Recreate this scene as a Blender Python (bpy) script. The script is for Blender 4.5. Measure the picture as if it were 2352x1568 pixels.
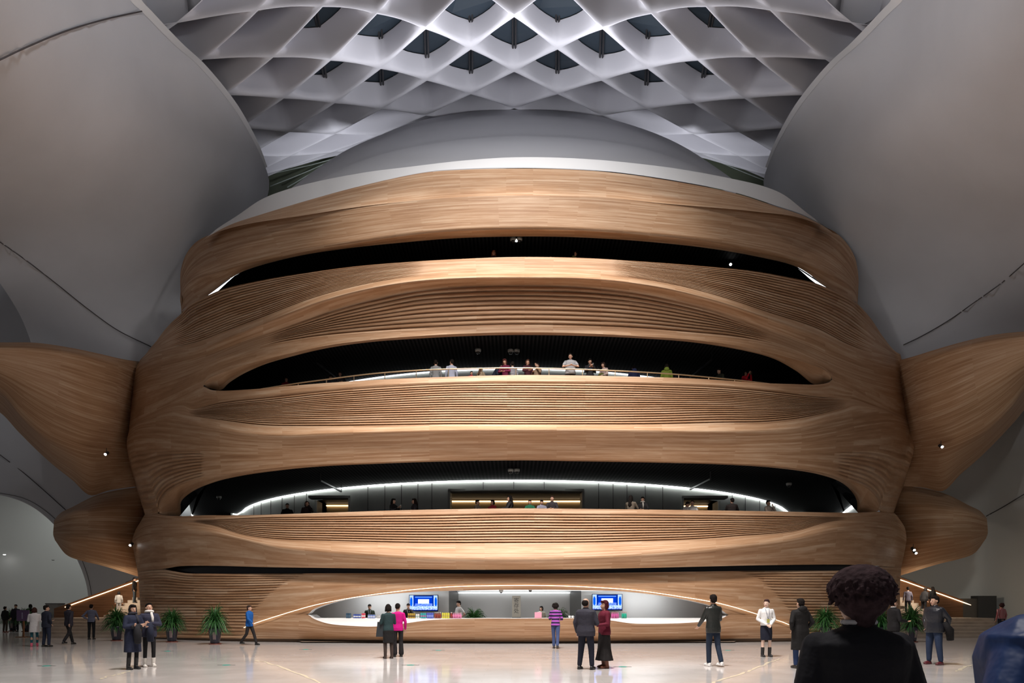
import bpy, bmesh, math, random
import numpy as np
from mathutils import Vector, Matrix, Euler
random.seed(4)
SC = bpy.context.scene
for _o in list(bpy.data.objects): bpy.data.objects.remove(_o)
COL = SC.collection
R = math.radians
# ---------------------------------------------------------------- camera
# 24 mm shift lens, level camera, eye height 1.48 m, horizon on row 1392 of 1568
F_PX, CX, HY, EYE = 1568.0, 1176.0, 1392.0, 1.48
cam = bpy.data.cameras.new('camera'); cam.lens = 24; cam.sensor_width = 36
cam.shift_y = (HY - 784) / 2352.0; cam.clip_end = 400
co = bpy.data.objects.new('camera', cam); COL.objects.link(co)
co.location = (0, 0, EYE); co.rotation_euler = (R(90), 0, 0); SC.camera = co
# ---------------------------------------------------------------- world, exposure
SC.view_settings.view_transform = 'Standard'; SC.view_settings.look = 'None'
SC.view_settings.exposure = 0.0; SC.view_settings.gamma = 1.0; SC.view_settings.use_curve_mapping = False
w = bpy.data.worlds.new('world'); SC.world = w; w.use_nodes = True
w.node_tree.nodes['Background'].inputs[0].default_value = (0.80, 0.78, 0.80, 1)
w.node_tree.nodes['Background'].inputs[1].default_value = 0.10
# ---------------------------------------------------------------- hall lamps
def lamp(kind, name, loc, target, power, color=(1, 1, 1), size=1.0, spot=60, blend=0.8, size_y=None):
    l = bpy.data.lights.new(name, kind); l.energy = power; l.color = color
    if kind == 'SPOT': l.spot_size = R(spot); l.spot_blend = blend; l.shadow_soft_size = size
    elif kind == 'AREA':
        l.size = size
        if size_y: l.shape = 'RECTANGLE'; l.size_y = size_y
    else: l.shadow_soft_size = size
    o = bpy.data.objects.new(name, l); COL.objects.link(o); o.location = loc
    d = Vector(target) - Vector(loc); o.rotation_euler = d.to_track_quat('-Z', 'Y').to_euler()
    return o
WARM = (1.0, 0.945, 0.90); COOL = (0.90, 0.92, 1.0)
# spotlights high in the ceiling lattice throwing light on the timber front and the floor
for _x, _p in ((-5.5, 6800), (0.2, 9600), (6.0, 6800)):
    lamp('SPOT', 'ceiling_spot', (_x, 20.5, 27.5), (_x * 0.75, 28.0, 10.5), _p, WARM, 0.35, 46, 1.0)
for _x, _p in ((-4.5, 1500), (5.0, 1500)):
    lamp('SPOT', 'ceiling_spot', (_x, 10.5, 20.0), (_x * 0.8, 28.0, 10.0), _p, WARM, 0.6, 52, 0.9)
lamp('SPOT', 'ceiling_spot', (0, 12, 25), (0, 22, 0), 38000, (1, 0.94, 0.90), 1.2, 80, 1.0)
lamp('SPOT', 'ceiling_spot', (0, 6, 22), (0, 12, 0), 12000, (1, 0.94, 0.90), 1.2, 90, 1.0)
# fill spots added high near the camera to brighten the white side shells
for _s in (-1, 1):
    lamp('SPOT', 'added_fill_spot', (_s * 1.0, 3, 20.0), (_s * 16.5, 16, 22), 12500, (0.93, 0.95, 1.0), 0.8, 54, 1.0)
# lamps on the top of the timber drum washing the lattice
lamp('AREA', 'drum_uplight', (0.2, 31.0, 22.8), (0.2, 24, 40), 800, COOL, 12, size_y=2)
for _s in (-1, 1):
    lamp('SPOT', 'drum_uplight', (_s * 9.0, 33.5, 21.5), (_s * 10.5, 37.0, 28), 2400, COOL, 0.3, 75, 1.0)
    lamp('SPOT', 'added_fill_spot', (_s * 5, 20, 23), (_s * 10, 24, 30), 2600, COOL, 0.4, 70, 1.0)  # added fill spot off the drum, brightens the lattice corners
lamp('AREA', 'side_wall_fill', (-28, 43.2, 10.0), (-28, 44, 0), 170, (0.96, 1.0, 0.96), 3)  # fill lamp added to brighten the inner wall behind the left arch
lamp('SPOT', 'side_wall_fill', (15, 18, 12), (27, 36, 3), 900, (0.96, 1.0, 0.96), 0.5, 50, 1.0)  # fill spot added to brighten the pale lower wall on the right
lamp('SPOT', 'ceiling_spot', (0.2, 22.5, 27.0), (0.2, 29.4, 18.5), 5600, (1, 0.98, 0.98), 0.4, 120, 1.0)
# ---------------------------------------------------------------- materials
def mat(name, col, rough=0.6, metal=0.0, emit=None, es=0.0, spec=0.5, noise=None, bump=None, coat=0):
    m = bpy.data.materials.new(name); m.use_nodes = True; nt = m.node_tree; b = nt.nodes['Principled BSDF']
    b.inputs['Base Color'].default_value = (*col, 1); b.inputs['Roughness'].default_value = rough
    b.inputs['Metallic'].default_value = metal; b.inputs['Specular IOR Level'].default_value = spec
    b.inputs['Coat Weight'].default_value = coat
    if emit: b.inputs['Emission Color'].default_value = (*emit, 1); b.inputs['Emission Strength'].default_value = es
    if noise:                                           # (scale, amount)
        tc = nt.nodes.new('ShaderNodeTexCoord'); n = nt.nodes.new('ShaderNodeTexNoise'); n.inputs['Scale'].default_value = noise[0]
        n.inputs['Detail'].default_value = 4
        nt.links.new(tc.outputs['Object'], n.inputs['Vector'])
        r = nt.nodes.new('ShaderNodeValToRGB'); a = noise[1]
        r.color_ramp.elements[0].position = 0.3; r.color_ramp.elements[1].position = 0.7
        r.color_ramp.elements[0].color = (*[c * (1 - a) for c in col], 1); r.color_ramp.elements[1].color = (*[min(1, c * (1 + a)) for c in col], 1)
        nt.links.new(n.outputs['Fac'], r.inputs['Fac']); nt.links.new(r.outputs['Color'], b.inputs['Base Color'])
        if bump:
            bp = nt.nodes.new('ShaderNodeBump'); bp.inputs['Strength'].default_value = bump; bp.inputs['Distance'].default_value = 0.02
            nt.links.new(n.outputs['Fac'], bp.inputs['Height']); nt.links.new(bp.outputs['Normal'], b.inputs['Normal'])
    return m
def wood(name, c1, c2, c3, su=0.35, sv=9.0, rough=0.5):
    m = bpy.data.materials.new(name); m.use_nodes = True; nt = m.node_tree; N = nt.nodes.new; L = nt.links.new
    b = nt.nodes['Principled BSDF']; b.inputs['Roughness'].default_value = rough; b.inputs['Specular IOR Level'].default_value = 0.3
    tc = N('ShaderNodeTexCoord')
    def nz(sx, sy, det, loc=0):
        mp = N('ShaderNodeMapping'); mp.inputs['Scale'].default_value = (sx, sy, 1); mp.inputs['Location'].default_value = (loc, loc * 1.7, 0)
        n = N('ShaderNodeTexNoise'); n.inputs['Scale'].default_value = 1; n.inputs['Detail'].default_value = det; n.inputs['Roughness'].default_value = 0.6
        L(tc.outputs['UV'], mp.inputs['Vector']); L(mp.outputs['Vector'], n.inputs['Vector']); return n.outputs['Fac']
    mp = N('ShaderNodeMapping'); mp.inputs['Scale'].default_value = (0.55, 1, 1)     # narrow laminated battens with butt joints
    L(tc.outputs['UV'], mp.inputs['Vector'])
    br = N('ShaderNodeTexBrick'); br.inputs['Scale'].default_value = 1; br.inputs['Brick Width'].default_value = 1.7; br.inputs['Row Height'].default_value = 0.04
    br.inputs['Mortar Size'].default_value = 0; br.offset = 0.37; br.offset_frequency = 3
    br.inputs['Color1'].default_value = (0, 0, 0, 1); br.inputs['Color2'].default_value = (1, 1, 1, 1)
    L(mp.outputs['Vector'], br.inputs['Vector'])
    a1 = N('ShaderNodeMath'); a1.operation = 'MULTIPLY_ADD'; a1.inputs[1].default_value = 0.20
    L(br.outputs['Color'], a1.inputs[0])
    a2 = N('ShaderNodeMath'); a2.operation = 'MULTIPLY_ADD'; a2.inputs[1].default_value = 0.75; L(nz(su, sv, 5), a2.inputs[0])
    a3 = N('ShaderNodeMath'); a3.operation = 'MULTIPLY'; a3.inputs[1].default_value = 0.35; L(nz(su * 3, sv * 4.5, 3, 7), a3.inputs[0])
    L(a3.outputs[0], a2.inputs[2]); L(a2.outputs[0], a1.inputs[2])
    r = N('ShaderNodeValToRGB'); e = r.color_ramp.elements; e[0].position = 0.36; e[0].color = (*c1, 1); e[1].position = 0.88; e[1].color = (*c3, 1)
    x = e.new(0.62); x.color = (*c2, 1)
    L(a1.outputs[0], r.inputs['Fac']); L(r.outputs['Color'], b.inputs['Base Color'])
    bp = N('ShaderNodeBump'); bp.inputs['Strength'].default_value = 0.25; bp.inputs['Distance'].default_value = 0.02
    L(a1.outputs[0], bp.inputs['Height']); L(bp.outputs['Normal'], b.inputs['Normal'])
    return m
WOOD = wood('ash_timber', (0.28, 0.140, 0.068), (0.43, 0.250, 0.137), (0.60, 0.425, 0.285))
WOODD = wood('dark_timber', (0.14, 0.06, 0.025), (0.20, 0.09, 0.04), (0.27, 0.13, 0.065))
PLASTER = mat('white_plaster', (0.60, 0.605, 0.63), 0.55, noise=(0.35, 0.05))
PLASTER2 = mat('lattice_plaster', (0.76, 0.75, 0.79), 0.8, spec=.15)
CAPW = mat('white_cap_paint', (0.74, 0.73, 0.72), 0.5)
OLIVE = mat('olive_glass_fascia', (0.22, 0.25, 0.18), 0.25, noise=(0.3, 0.25))
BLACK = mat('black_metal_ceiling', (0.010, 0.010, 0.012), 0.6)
GREYW = mat('grey_wall_panel', (0.46, 0.47, 0.45), 0.5, noise=(0.8, 0.08))
SEAM = mat('panel_seam', (0.07, 0.06, 0.06), 0.8)
WHITE = mat('white_surface', (0.78, 0.77, 0.76), 0.35)
STONE = mat('travertine', (0.42, 0.34, 0.27), 0.35, noise=(2.5, 0.12))
CHROME = mat('steel', (0.55, 0.53, 0.50), 0.3, 1.0)
BRASS = mat('brass_rail', (0.62, 0.47, 0.30), 0.3, 0.9)
GLASSP = mat('dark_glass', (0.030, 0.042, 0.055), 0.5, 0, spec=0.15)
MULL = mat('mullion_metal', (0.03, 0.028, 0.03), 0.4, 0.4)
LEDW = mat('led_cove_white', (1, 1, 1), 0.5, emit=(0.95, 1.0, 0.97), es=7.0)
LEDC = mat('led_cove_soft', (1, 1, 1), 0.5, emit=(0.93, 0.97, 1.0), es=2.4)
LEDWARM = mat('led_warm', (1, 1, 1), 0.5, emit=(1.0, 0.72, 0.42), es=3.5)
BULB = mat('lamp_bulb', (1, 1, 1), 0.5, emit=(1.0, 0.98, 0.95), es=25.0)
# ---------------------------------------------------------------- mesh helpers
def tag(o, label=None, cat=None, group=None, kind=None):
    if label: o['label'] = label
    if cat: o['category'] = cat
    if group: o['group'] = group
    if kind: o['kind'] = kind
    return o
def mk(name, vs, fs, m, parent=None, smooth=True, uv=None, mi=None):
    me = bpy.data.meshes.new(name); me.from_pydata([tuple(map(float, v)) for v in vs], [], [tuple(f) for f in fs]); me.update()
    for x in (m if isinstance(m, (list, tuple)) else [m]): me.materials.append(x)
    if smooth: me.polygons.foreach_set('use_smooth', [True] * len(me.polygons))
    if uv is not None:
        l = me.uv_layers.new(name='uv'); idx = np.zeros(len(me.loops), dtype=np.int64); me.loops.foreach_get('vertex_index', idx)
        l.data.foreach_set('uv', np.asarray(uv, dtype=np.float32)[idx].ravel())
    if mi is not None: me.polygons.foreach_set('material_index', mi)
    o = bpy.data.objects.new(name, me); COL.objects.link(o)
    if parent: o.parent = parent
    return o
def empty(name, loc=(0, 0, 0), rz=0):
    o = bpy.data.objects.new(name, None); COL.objects.link(o); o.location = loc; o.rotation_euler = (0, 0, rz); return o
def P(px, py, D): return np.array([(px - CX) / F_PX * D, D, EYE + (HY - py) / F_PX * D])
def XZ(px, py, D): p = P(px, py, D); return p[0], p[2]
def box_vf(x0, x1, y0, y1, z0, z1):
    v = [(x, y, z) for x in (x0, x1) for y in (y0, y1) for z in (z0, z1)]
    return v, [(0, 1, 3, 2), (4, 6, 7, 5), (0, 4, 5, 1), (2, 3, 7, 6), (0, 2, 6, 4), (1, 5, 7, 3)]
class MB:
    def __init__(s): s.v = []; s.f = []
    def add(s, v, f):
        n = len(s.v); s.v += [tuple(map(float, p)) for p in v]; s.f += [tuple(i + n for i in q) for q in f]; return s
    def box(s, *a): return s.add(*box_vf(*a))
    def tube(s, pts, r, n=8, cap=True):
        pts = [Vector(p) for p in pts]; rr = r if isinstance(r, (list, tuple)) else [r] * len(pts); vs = []; fs = []
        for i, p in enumerate(pts):
            d = (pts[min(i + 1, len(pts) - 1)] - pts[max(i - 1, 0)]).normalized()
            a = d.orthogonal().normalized() if i == 0 else (a - d * a.dot(d)).normalized()
            b = d.cross(a)
            for k in range(n):
                t = 2 * math.pi * k / n; vs.append(p + (a * math.cos(t) + b * math.sin(t)) * rr[i])
        for i in range(len(pts) - 1):
            for k in range(n): fs.append((i * n + k, i * n + (k + 1) % n, (i + 1) * n + (k + 1) % n, (i + 1) * n + k))
        if cap: fs.append(tuple(range(n - 1, -1, -1))); fs.append(tuple(range((len(pts) - 1) * n, len(pts) * n)))
        return s.add(vs, fs)
    def lathe(s, prof, c=(0, 0, 0), n=20, sx=1, sy=1):
        vs = []; fs = []
        for r, z in prof:
            for k in range(n):
                t = 2 * math.pi * k / n; vs.append((c[0] + r * math.cos(t) * sx, c[1] + r * math.sin(t) * sy, c[2] + z))
        for i in range(len(prof) - 1):
            for k in range(n): fs.append((i * n + k, i * n + (k + 1) % n, (i + 1) * n + (k + 1) % n, (i + 1) * n + k))
        fs.append(tuple(range(n - 1, -1, -1))); fs.append(tuple(range((len(prof) - 1) * n, len(prof) * n)))
        return s.add(vs, fs)
    def build(s, name, m, parent=None, smooth=False): return mk(name, s.v, s.f, m, parent, smooth)
def pchip(x, y, xi):
    x = np.asarray(x, float); y = np.asarray(y, float); xi = np.asarray(xi, float)
    h = np.diff(x); dl = np.diff(y, axis=0) / h.reshape((-1,) + (1,) * (y.ndim - 1)); n = len(x); d = np.zeros_like(y)
    if n == 2: d[:] = dl[0]
    else:
        a, b = dl[:-1], dl[1:]; ok = a * b > 0
        with np.errstate(divide='ignore', invalid='ignore'): hm = 2 * a * b / (a + b)
        d[1:-1] = np.where(ok, hm, 0); d[0] = dl[0]; d[-1] = dl[-1]
    k = np.clip(np.searchsorted(x, xi) - 1, 0, n - 2); sh = (-1,) + (1,) * (y.ndim - 1)
    t = ((xi - x[k]) / h[k]).reshape(sh); hh = h[k].reshape(sh)
    return (1 + 2 * t) * (1 - t) ** 2 * y[k] + t * (1 - t) ** 2 * hh * d[k] + t * t * (3 - 2 * t) * y[k + 1] + t * t * (t - 1) * hh * d[k + 1]
def smooth01(x): x = np.clip(x, 0, 1); return x * x * (3 - 2 * x)
# catmull-rom through image points (keeps rounded tips round)
def crom(pts, per=14):
    p = np.array(pts, float); q = np.vstack([2 * p[0] - p[1], p, 2 * p[-1] - p[-2]]); out = []
    for i in range(1, len(q) - 2):
        p0, p1, p2, p3 = q[i - 1:i + 3]
        d = [max(1e-6, np.linalg.norm(b - a) ** 0.5) for a, b in ((p0, p1), (p1, p2), (p2, p3))]
        m1 = (p1 - p0) / d[0] - (p2 - p0) / (d[0] + d[1]) + (p2 - p1) / d[1]; m2 = (p2 - p1) / d[1] - (p3 - p1) / (d[1] + d[2]) + (p3 - p2) / d[2]
        m1 *= d[1]; m2 *= d[1]
        for t in np.linspace(0, 1, per, endpoint=False):
            out.append((2 * t**3 - 3 * t**2 + 1) * p1 + (t**3 - 2 * t**2 + t) * m1 + (-2 * t**3 + 3 * t**2) * p2 + (t**3 - t**2) * m2)
    out.append(p[-1]); return np.array(out)
# ---------------------------------------------------------------- the timber front
# every rail is the course of one edge of the front; depths follow the convex plan of the building
MX = 1190.0
SILY = [500, 520, 560, 617, 668, 714, 742, 783, 824, 900, 950, 990, 1018, 1056, 1089, 1128, 1166, 1180, 1235, 1310, 1400, 1478]
SILW = [680, 700, 745, 775, 779, 780, 805, 838, 868, 885, 893, 900, 905, 900, 887, 876, 862, 860, 885, 878, 876, 876]
def plan(dx): return 27.0 + 2.0 * (dx / 880.0) ** 2
NC = 150
def rail(pts, off, A=4.5, n=NC, wrap=True):
    c = crom(pts); i = int(np.argmax(c[:, 0] >= MX)); t = (MX - c[i - 1, 0]) / (c[i, 0] - c[i - 1, 0]); m = c[i - 1] + t * (c[i] - c[i - 1])
    def half(q):
        s = np.concatenate([[0], np.cumsum(np.linalg.norm(np.diff(q, axis=0), axis=1))]); u = np.linspace(0, s[-1], n + 1)
        return np.stack([np.interp(u, s, q[:, 0]), np.interp(u, s, q[:, 1])], 1)
    L = half(np.vstack([c[:i], m])); Rr = half(np.vstack([m, c[i:]])); q = np.vstack([L, Rr[1:]])
    dx = np.abs(q[:, 0] - MX); hw = np.interp(q[:, 1], SILY, SILW); hw = np.maximum(hw, dx + 0.5)
    tt = dx / hw; D = plan(dx) + np.interp(dx, [a for a, b in off], [b for a, b in off]) + A * (1 - np.sqrt(np.maximum(0, 1 - tt ** 5)))
    g = np.column_stack([q, D])
    if wrap:
        def back(e, sgn): return np.array([[e[0] + sgn * a, HY + (e[1] - HY) * e[2] / (e[2] + b), e[2] + b] for a, b in ((1, 1.0), (4, 3), (9, 6), (16, 10))])
        g = np.vstack([back(g[0], 1)[::-1], g, back(g[-1], -1)])
    return g
def w3(g):
    return np.stack([(g[..., 0] - CX) / F_PX * g[..., 2], g[..., 2], EYE + (HY - g[..., 1]) / F_PX * g[..., 2]], -1)
def band(name, rails, m, parent=None, rows=None, crease=(), ribs=None, uvoff=0.0, matfn=None):
    """loft through rails (top to bottom); crease = rail indices that stay sharp; ribs = (i0, i1, count, amp, maskfn)"""
    G = np.stack(rails); n = len(rails); mid = G.shape[1] // 2
    vpos = np.concatenate([[0], np.cumsum([max(6.0, abs(G[i + 1][mid, 1] - G[i][mid, 1])) for i in range(n - 1)])])
    V = []; X = []
    for i in range(n - 1):
        rb = [r for r in (ribs or []) if r[0] <= i < r[1]]
        if rb:
            r = rb[0]; cnt = r[2]; a, b = vpos[r[0]], vpos[r[1]]
            for k in range(cnt):
                for fr, inn in ((0.0, 1.0), (0.26, 1.0), (0.38, 0.0), (0.68, -0.15), (0.90, 0.0)):
                    v = a + (b - a) * (k + fr) / cnt
                    if vpos[i] - 1e-6 <= v < vpos[i + 1] - 1e-6: V.append(v); X.append((inn, r))
        else:
            k = (rows or 7)
            for j in range(k): V.append(vpos[i] + (vpos[i + 1] - vpos[i]) * j / k); X.append(None)
    V.append(vpos[-1]); X.append(None)
    V = np.array(V); cuts = [0] + sorted(crease) + [n - 1]; out = np.zeros((len(V), G.shape[1], 3))
    for a, b in zip(cuts[:-1], cuts[1:]):
        sel = (V >= vpos[a] - 1e-9) & (V <= vpos[b] + 1e-9); out[sel] = pchip(vpos[a:b + 1], G[a:b + 1], V[sel])
    for j, x in enumerate(X):
        if x: out[j, :, 2] += x[1][3] * x[0] * x[1][4](out[j, :, 0], out[j, :, 1])
    W = w3(out); nr, nc = W.shape[:2]
    arc = np.concatenate([[0], np.cumsum(np.linalg.norm(np.diff(W[nr // 2], axis=0), axis=1))])
    uv = np.stack(np.broadcast_arrays(arc[None, :] + uvoff, (V[:, None] / 56.0) + uvoff), -1).reshape(-1, 2)
    idx = np.arange(nr * nc).reshape(nr, nc)
    F = np.stack([idx[:-1, :-1], idx[1:, :-1], idx[1:, 1:], idx[:-1, 1:]], -1).reshape(-1, 4)
    mi = matfn(out, nr, nc) if matfn else None
    o = mk(name, W.reshape(-1, 3), F.tolist(), m, parent, True, uv, mi)
    return o, W
# top: white cap, pale slope, band face, soffit
r0 = rail([(480,540),(500,524),(545,495),(600,458),(662,434),(740,414),(850,394),(940,383),(1060,369),(1185,361),(1330,364),(1450,374),(1560,388),(1675,409),(1755,428),(1800,447),(1850,486),(1895,520),(1905,528)], [(0,4.2),(450,3.4),(700,1.2)], 2.5, wrap=False)
r1 = rail([(470,548),(502,529),(536,513),(604,491),(700,462),(825,428),(978,396),(1080,389),(1185,387),(1300,389),(1403,396),(1547,416),(1692,445),(1782,474),(1837,492),(1873,509),(1905,528),(1912,534)], [(0,3.0),(450,2.2),(700,.9)], 3, wrap=False)
r2 = rail([(418,690),(414,650),(416,617),(429,581),(454,553),(502,532),(570,514),(689,496),(808,477),(910,465),(1046,453),(1185,449),(1330,451),(1403,455),(1511,466),(1656,478),(1746,487),(1829,498),(1895,521),(1918,533),(1943,556),(1964,592),(1972,640),(1971,672)], [(0,.9),(600,.6),(800,.4)], 4)
r0b = rail([(470,548),(502,529),(536,513),(604,491),(700,462),(825,428),(978,395),(1080,387),(1185,385),(1300,387),(1403,394),(1547,414),(1692,443),(1782,472),(1837,490),(1873,507),(1905,528),(1912,534)], [(0,3.1),(450,2.3),(700,.95)], 3, wrap=False)
r2a = rail([(460,556),(480,543),(502,532),(570,514),(689,496),(808,477),(910,465),(1046,453),(1185,449),(1330,451),(1403,455),(1511,466),(1656,478),(1746,487),(1829,498),(1895,521),(1918,533),(1925,539)], [(0,.9),(600,.6),(800,.4)], 3, wrap=False)
r3 = rail([(416,706),(414,680),(425,660),(450,640),(500,625),(560,608),(640,590),(706,576),(808,560),(944,540),(1046,531),(1185,527),(1331,529),(1475,539),(1620,554),(1728,573),(1800,590),(1860,610),(1910,632),(1950,655),(1967,675),(1969,690)], [(0,.9),(600,.7),(800,.4)], 4)
r4 = rail([(417,716),(434,700),(478,677),(519,645),(556,624),(621,603),(706,584),(808,569),(944,555),(1046,547),(1185,543),(1331,545),(1475,554),(1620,569),(1728,587),(1826,611),(1858,629),(1896,658),(1945,681),(1967,694)], [(0,1.7),(600,1.3),(700,.8),(790,.4)], 4)
roof = empty('timber_canopy'); tag(roof, 'topmost curved timber band with a white painted cap, crowning the drum under the lattice', 'canopy')
band('white_cap', [r0, r0b], CAPW, roof, rows=6)
band('sloped_top', [r1, r2a], WOOD, roof, rows=8, uvoff=3)
o, Wh = band('band_face', [r2, r3, r4], WOOD, roof, rows=9, crease=(1,), uvoff=9)
def subr(g, lo, hi, cut=None, n=NC):
    i = int(np.argmax(g[:, 0] >= MX)); a = i; b = i
    while a > 1 and g[a - 1, 0] > lo: a -= 1
    while b < len(g) - 2 and g[b + 1, 0] < hi: b += 1
    def half(q):
        s = np.concatenate([[0], np.cumsum(np.linalg.norm(np.diff(q[:, :2], axis=0), axis=1))]); u = np.linspace(0, s[-1], n + 1); return np.stack([np.interp(u, s, q[:, k]) for k in range(3)], 1)
    L = half(g[a:i + 1]); Rr = half(g[i:b + 1]); return np.vstack([L, Rr[1:]])
# arched balcony band: level-four parapet, sweeping crest, ribbed lens panel, lip over the level-three opening
r5 = rail([(322,826),(334,814),(347,797),(360,782),(376,760),(396,738),(414,722),(434,700),(478,678),(512,664),(604,643),(706,626),(808,612),(910,603),(1046,595),(1185,590),(1331,592),(1475,600),(1620,611),(1728,622),(1818,638),(1873,650),(1896,659),(1945,681),(1970,698),(2000,731),(2022,764),(2045,795),(2058,808),(2068,813)], [(0,1.2),(500,.8),(800,.2)], 4)
r6a = rail([(314,842),(328,828),(355,813),(400,800),(458,786),(530,758),(604,730),(672,703),(740,679),(842,653),(944,637),(1046,629),(1185,627),(1331,629),(1439,637),(1547,655),(1656,683),(1764,719),(1873,755),(1946,792),(2000,812),(2050,824),(2072,830)], [(0,.5),(500,.35),(800,.2)], 4)
r6 = rail([(312,850),(326,838),(355,826),(400,815),(458,802),(530,773),(604,743),(672,716),(740,691),(842,664),(944,647),(1046,639),(1185,637),(1331,639),(1439,648),(1547,666),(1656,694),(1764,730),(1873,767),(1946,804),(2000,824),(2050,838),(2074,842)], [(0,-.1),(500,.0),(800,.15)], 4)
r7 = rail([(308,872),(330,858),(380,845),(430,832),(490,812),(556,786),(620,764),(700,736),(780,709),(860,688),(960,667),(1060,659),(1185,656),(1331,659),(1439,669),(1530,685),(1630,710),(1740,748),(1850,790),(1930,826),(2000,850),(2050,862),(2078,868)], [(0,.85),(500,.55),(700,.3),(850,.2)], 4)
r8 = rail([(304,905),(330,895),(380,880),(440,858),(500,832),(556,812),(611,796),(706,780),(842,768),(978,760),(1090,755),(1185,753),(1331,755),(1475,761),(1600,770),(1700,779),(1790,796),(1880,832),(1950,864),(2010,885),(2060,898),(2085,905)], [(0,.9),(500,.6),(700,.3),(850,.2)], 4)
T3 = [(0,.9),(500,.6),(700,.3),(850,.2)]
r9o = rail([(298,972),(315,962),(345,948),(390,925),(430,905),(455,893),(468,887),(470,878),(480,869),(505,858),(555,840),(607,826),(676,809),(753,793),(855,780),(983,770),(1090,765),(1185,763),(1331,765),(1475,772),(1600,781),(1714,797),(1800,818),(1854,834),(1895,851),(1908,862),(1911,872),(1930,880),(1960,893),(2000,915),(2045,938),(2080,955),(2092,962)], T3, 4)
r9 = rail([(470,884),(474,889),(485,892),(503,896),(512,893),(525,880),(556,860),(607,837),(676,817),(753,799),(855,785),(983,776),(1090,771),(1185,769),(1331,771),(1475,777),(1600,787),(1714,806),(1778,824),(1829,852),(1869,882),(1885,882),(1900,878),(1908,874)], [(0,1.3),(500,1.0),(620,1.0),(700,.9),(722,.35)], 4, wrap=False)
def maskA(x, y):
    a = np.abs(x - MX); m = smooth01((a - 190) / 200) * np.where(x < MX, smooth01((x - 372 - (y - 640) * 0.1) / 60), smooth01((2005 - x) / 60)); return m
def maskB(x, y):
    a = np.abs(x - MX); lim = np.interp(y, [655, 680, 720, 760, 795], [150, 330, 480, 575, 590]); return smooth01((lim - a) / 55)
b2 = empty('balcony_parapet'); tag(b2, 'arched timber balcony band with a ribbed lens panel, between the top and middle openings', 'balcony')
o, Wb = band('timber_cladding', [r5, r6a, r6, r7, r8, r9o], WOOD, b2, rows=6, crease=(2,), ribs=[(0, 1, 17, .075, maskA), (3, 4, 9, .10, maskB)], uvoff=17)
band('soffit_lip', [subr(r9o, 468.5, 1910.8), r9], WOOD, b2, rows=4, uvoff=21)
# middle balcony band
SH3 = [(0,.9),(500,.7),(700,.3),(850,.2)]
r10 = rail([(298,972),(315,962),(345,948),(390,925),(430,905),(455,893),(468,887),(474,890),(485,895),(509,897),(556,895),(600,892),(676,885),(753,879),(881,871),(1034,865),(1185,861),(1331,862),(1418,864),(1596,869),(1745,879),(1829,882),(1872,883),(1892,881),(1905,877),(1911,872),(1930,880),(1960,893),(2000,915),(2045,938),(2080,955),(2092,962)], SH3, 4)
r11 = rail([(297,976),(315,967),(345,954),(385,938),(420,932),(441,940),(505,926),(633,911),(750,898),(900,887),(1034,881),(1185,879),(1331,880),(1500,883),(1650,889),(1778,900),(1880,912),(1935,916),(1960,917),(2000,930),(2045,945),(2080,959),(2093,964)], [(0,.75),(500,.6),(700,.3),(850,.2)], 4)
r12 = rail([(297,980),(315,971),(345,960),(395,947),(428,953),(505,966),(607,980),(750,982),(900,980),(1034,978),(1185,978),(1331,978),(1500,978),(1650,975),(1765,972),(1854,960),(1930,940),(1960,931),(2000,934),(2045,946),(2080,961),(2094,966)], [(0,-.2),(500,-.1),(700,.0),(850,.2)], 4)
r13 = rail([(296,990),(305,981),(316,974),(352,966),(403,969),(480,980),(556,994),(658,999),(750,995),(900,990),(1034,987),(1185,986),(1331,986),(1500,988),(1650,990),(1752,988),(1829,983),(1905,968),(1982,951),(2033,945),(2060,952),(2082,964),(2096,976)], [(0,-.7),(500,-.55),(700,-.3),(850,.1)], 4)
r13b = rail([(291,1018),(305,1010),(340,1005),(400,1008),(480,1016),(556,1022),(658,1026),(750,1024),(900,1019),(1034,1016),(1185,1015),(1331,1016),(1500,1018),(1650,1020),(1752,1018),(1829,1015),(1905,1005),(1982,993),(2033,988),(2070,990),(2095,998),(2104,1008)], [(0,-.25),(500,-.2),(700,-.2),(850,.1)], 4)
r14o = rail([(333,1180),(345,1180),(358,1178),(366,1176),(365,1166),(370,1151),(383,1133),(416,1113),(470,1096),(556,1083),(658,1072),(750,1066),(860,1062),(1000,1057),(1185,1054),(1331,1056),(1500,1059),(1650,1063),(1778,1070),(1880,1083),(1945,1101),(1994,1123),(2015,1146),(2020,1162),(2018,1172),(2030,1175),(2042,1176),(2052,1176)], [(0,.2),(500,.1),(700,.0),(850,.1)], 4.5)
r14 = rail([(366,1178),(373,1181),(390,1183),(414,1184),(415,1168),(416,1152),(441,1129),(492,1107),(556,1092),(658,1078),(750,1070),(860,1065),(1000,1060),(1185,1057),(1331,1059),(1500,1062),(1650,1066),(1778,1074),(1880,1089),(1931,1107),(1956,1128),(1968,1150),(1969,1164),(1969,1176),(1990,1176),(2012,1175),(2018,1173)], [(0,.5),(500,.4),(700,.7),(770,1.4),(800,1.0),(830,.2)], 4, wrap=False)
def maskC(x, y): return smooth01((x - 430) / 70) * smooth01((1950 - x) / 70)
def maskE(x, y):
    a = np.where(x < MX, MX - x, (x - MX) - 12); return smooth01((a - 722) / 10) * smooth01((y - 1030) / 14)
b3 = empty('balcony_parapet'); tag(b3, 'middle timber balcony with fine ribs, its brass rail lined with visitors', 'balcony')
band('timber_cladding', [r10, r11, r12, r13, r13b, r14o], WOOD, b3, rows=6, crease=(3,), ribs=[(1, 2, 18, .11, maskC), (4, 5, 14, .07, maskE)], uvoff=31)
band('soffit_lip', [subr(r14o, 363.5, 2021.5), r14], WOOD, b3, rows=4, uvoff=37)
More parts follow.
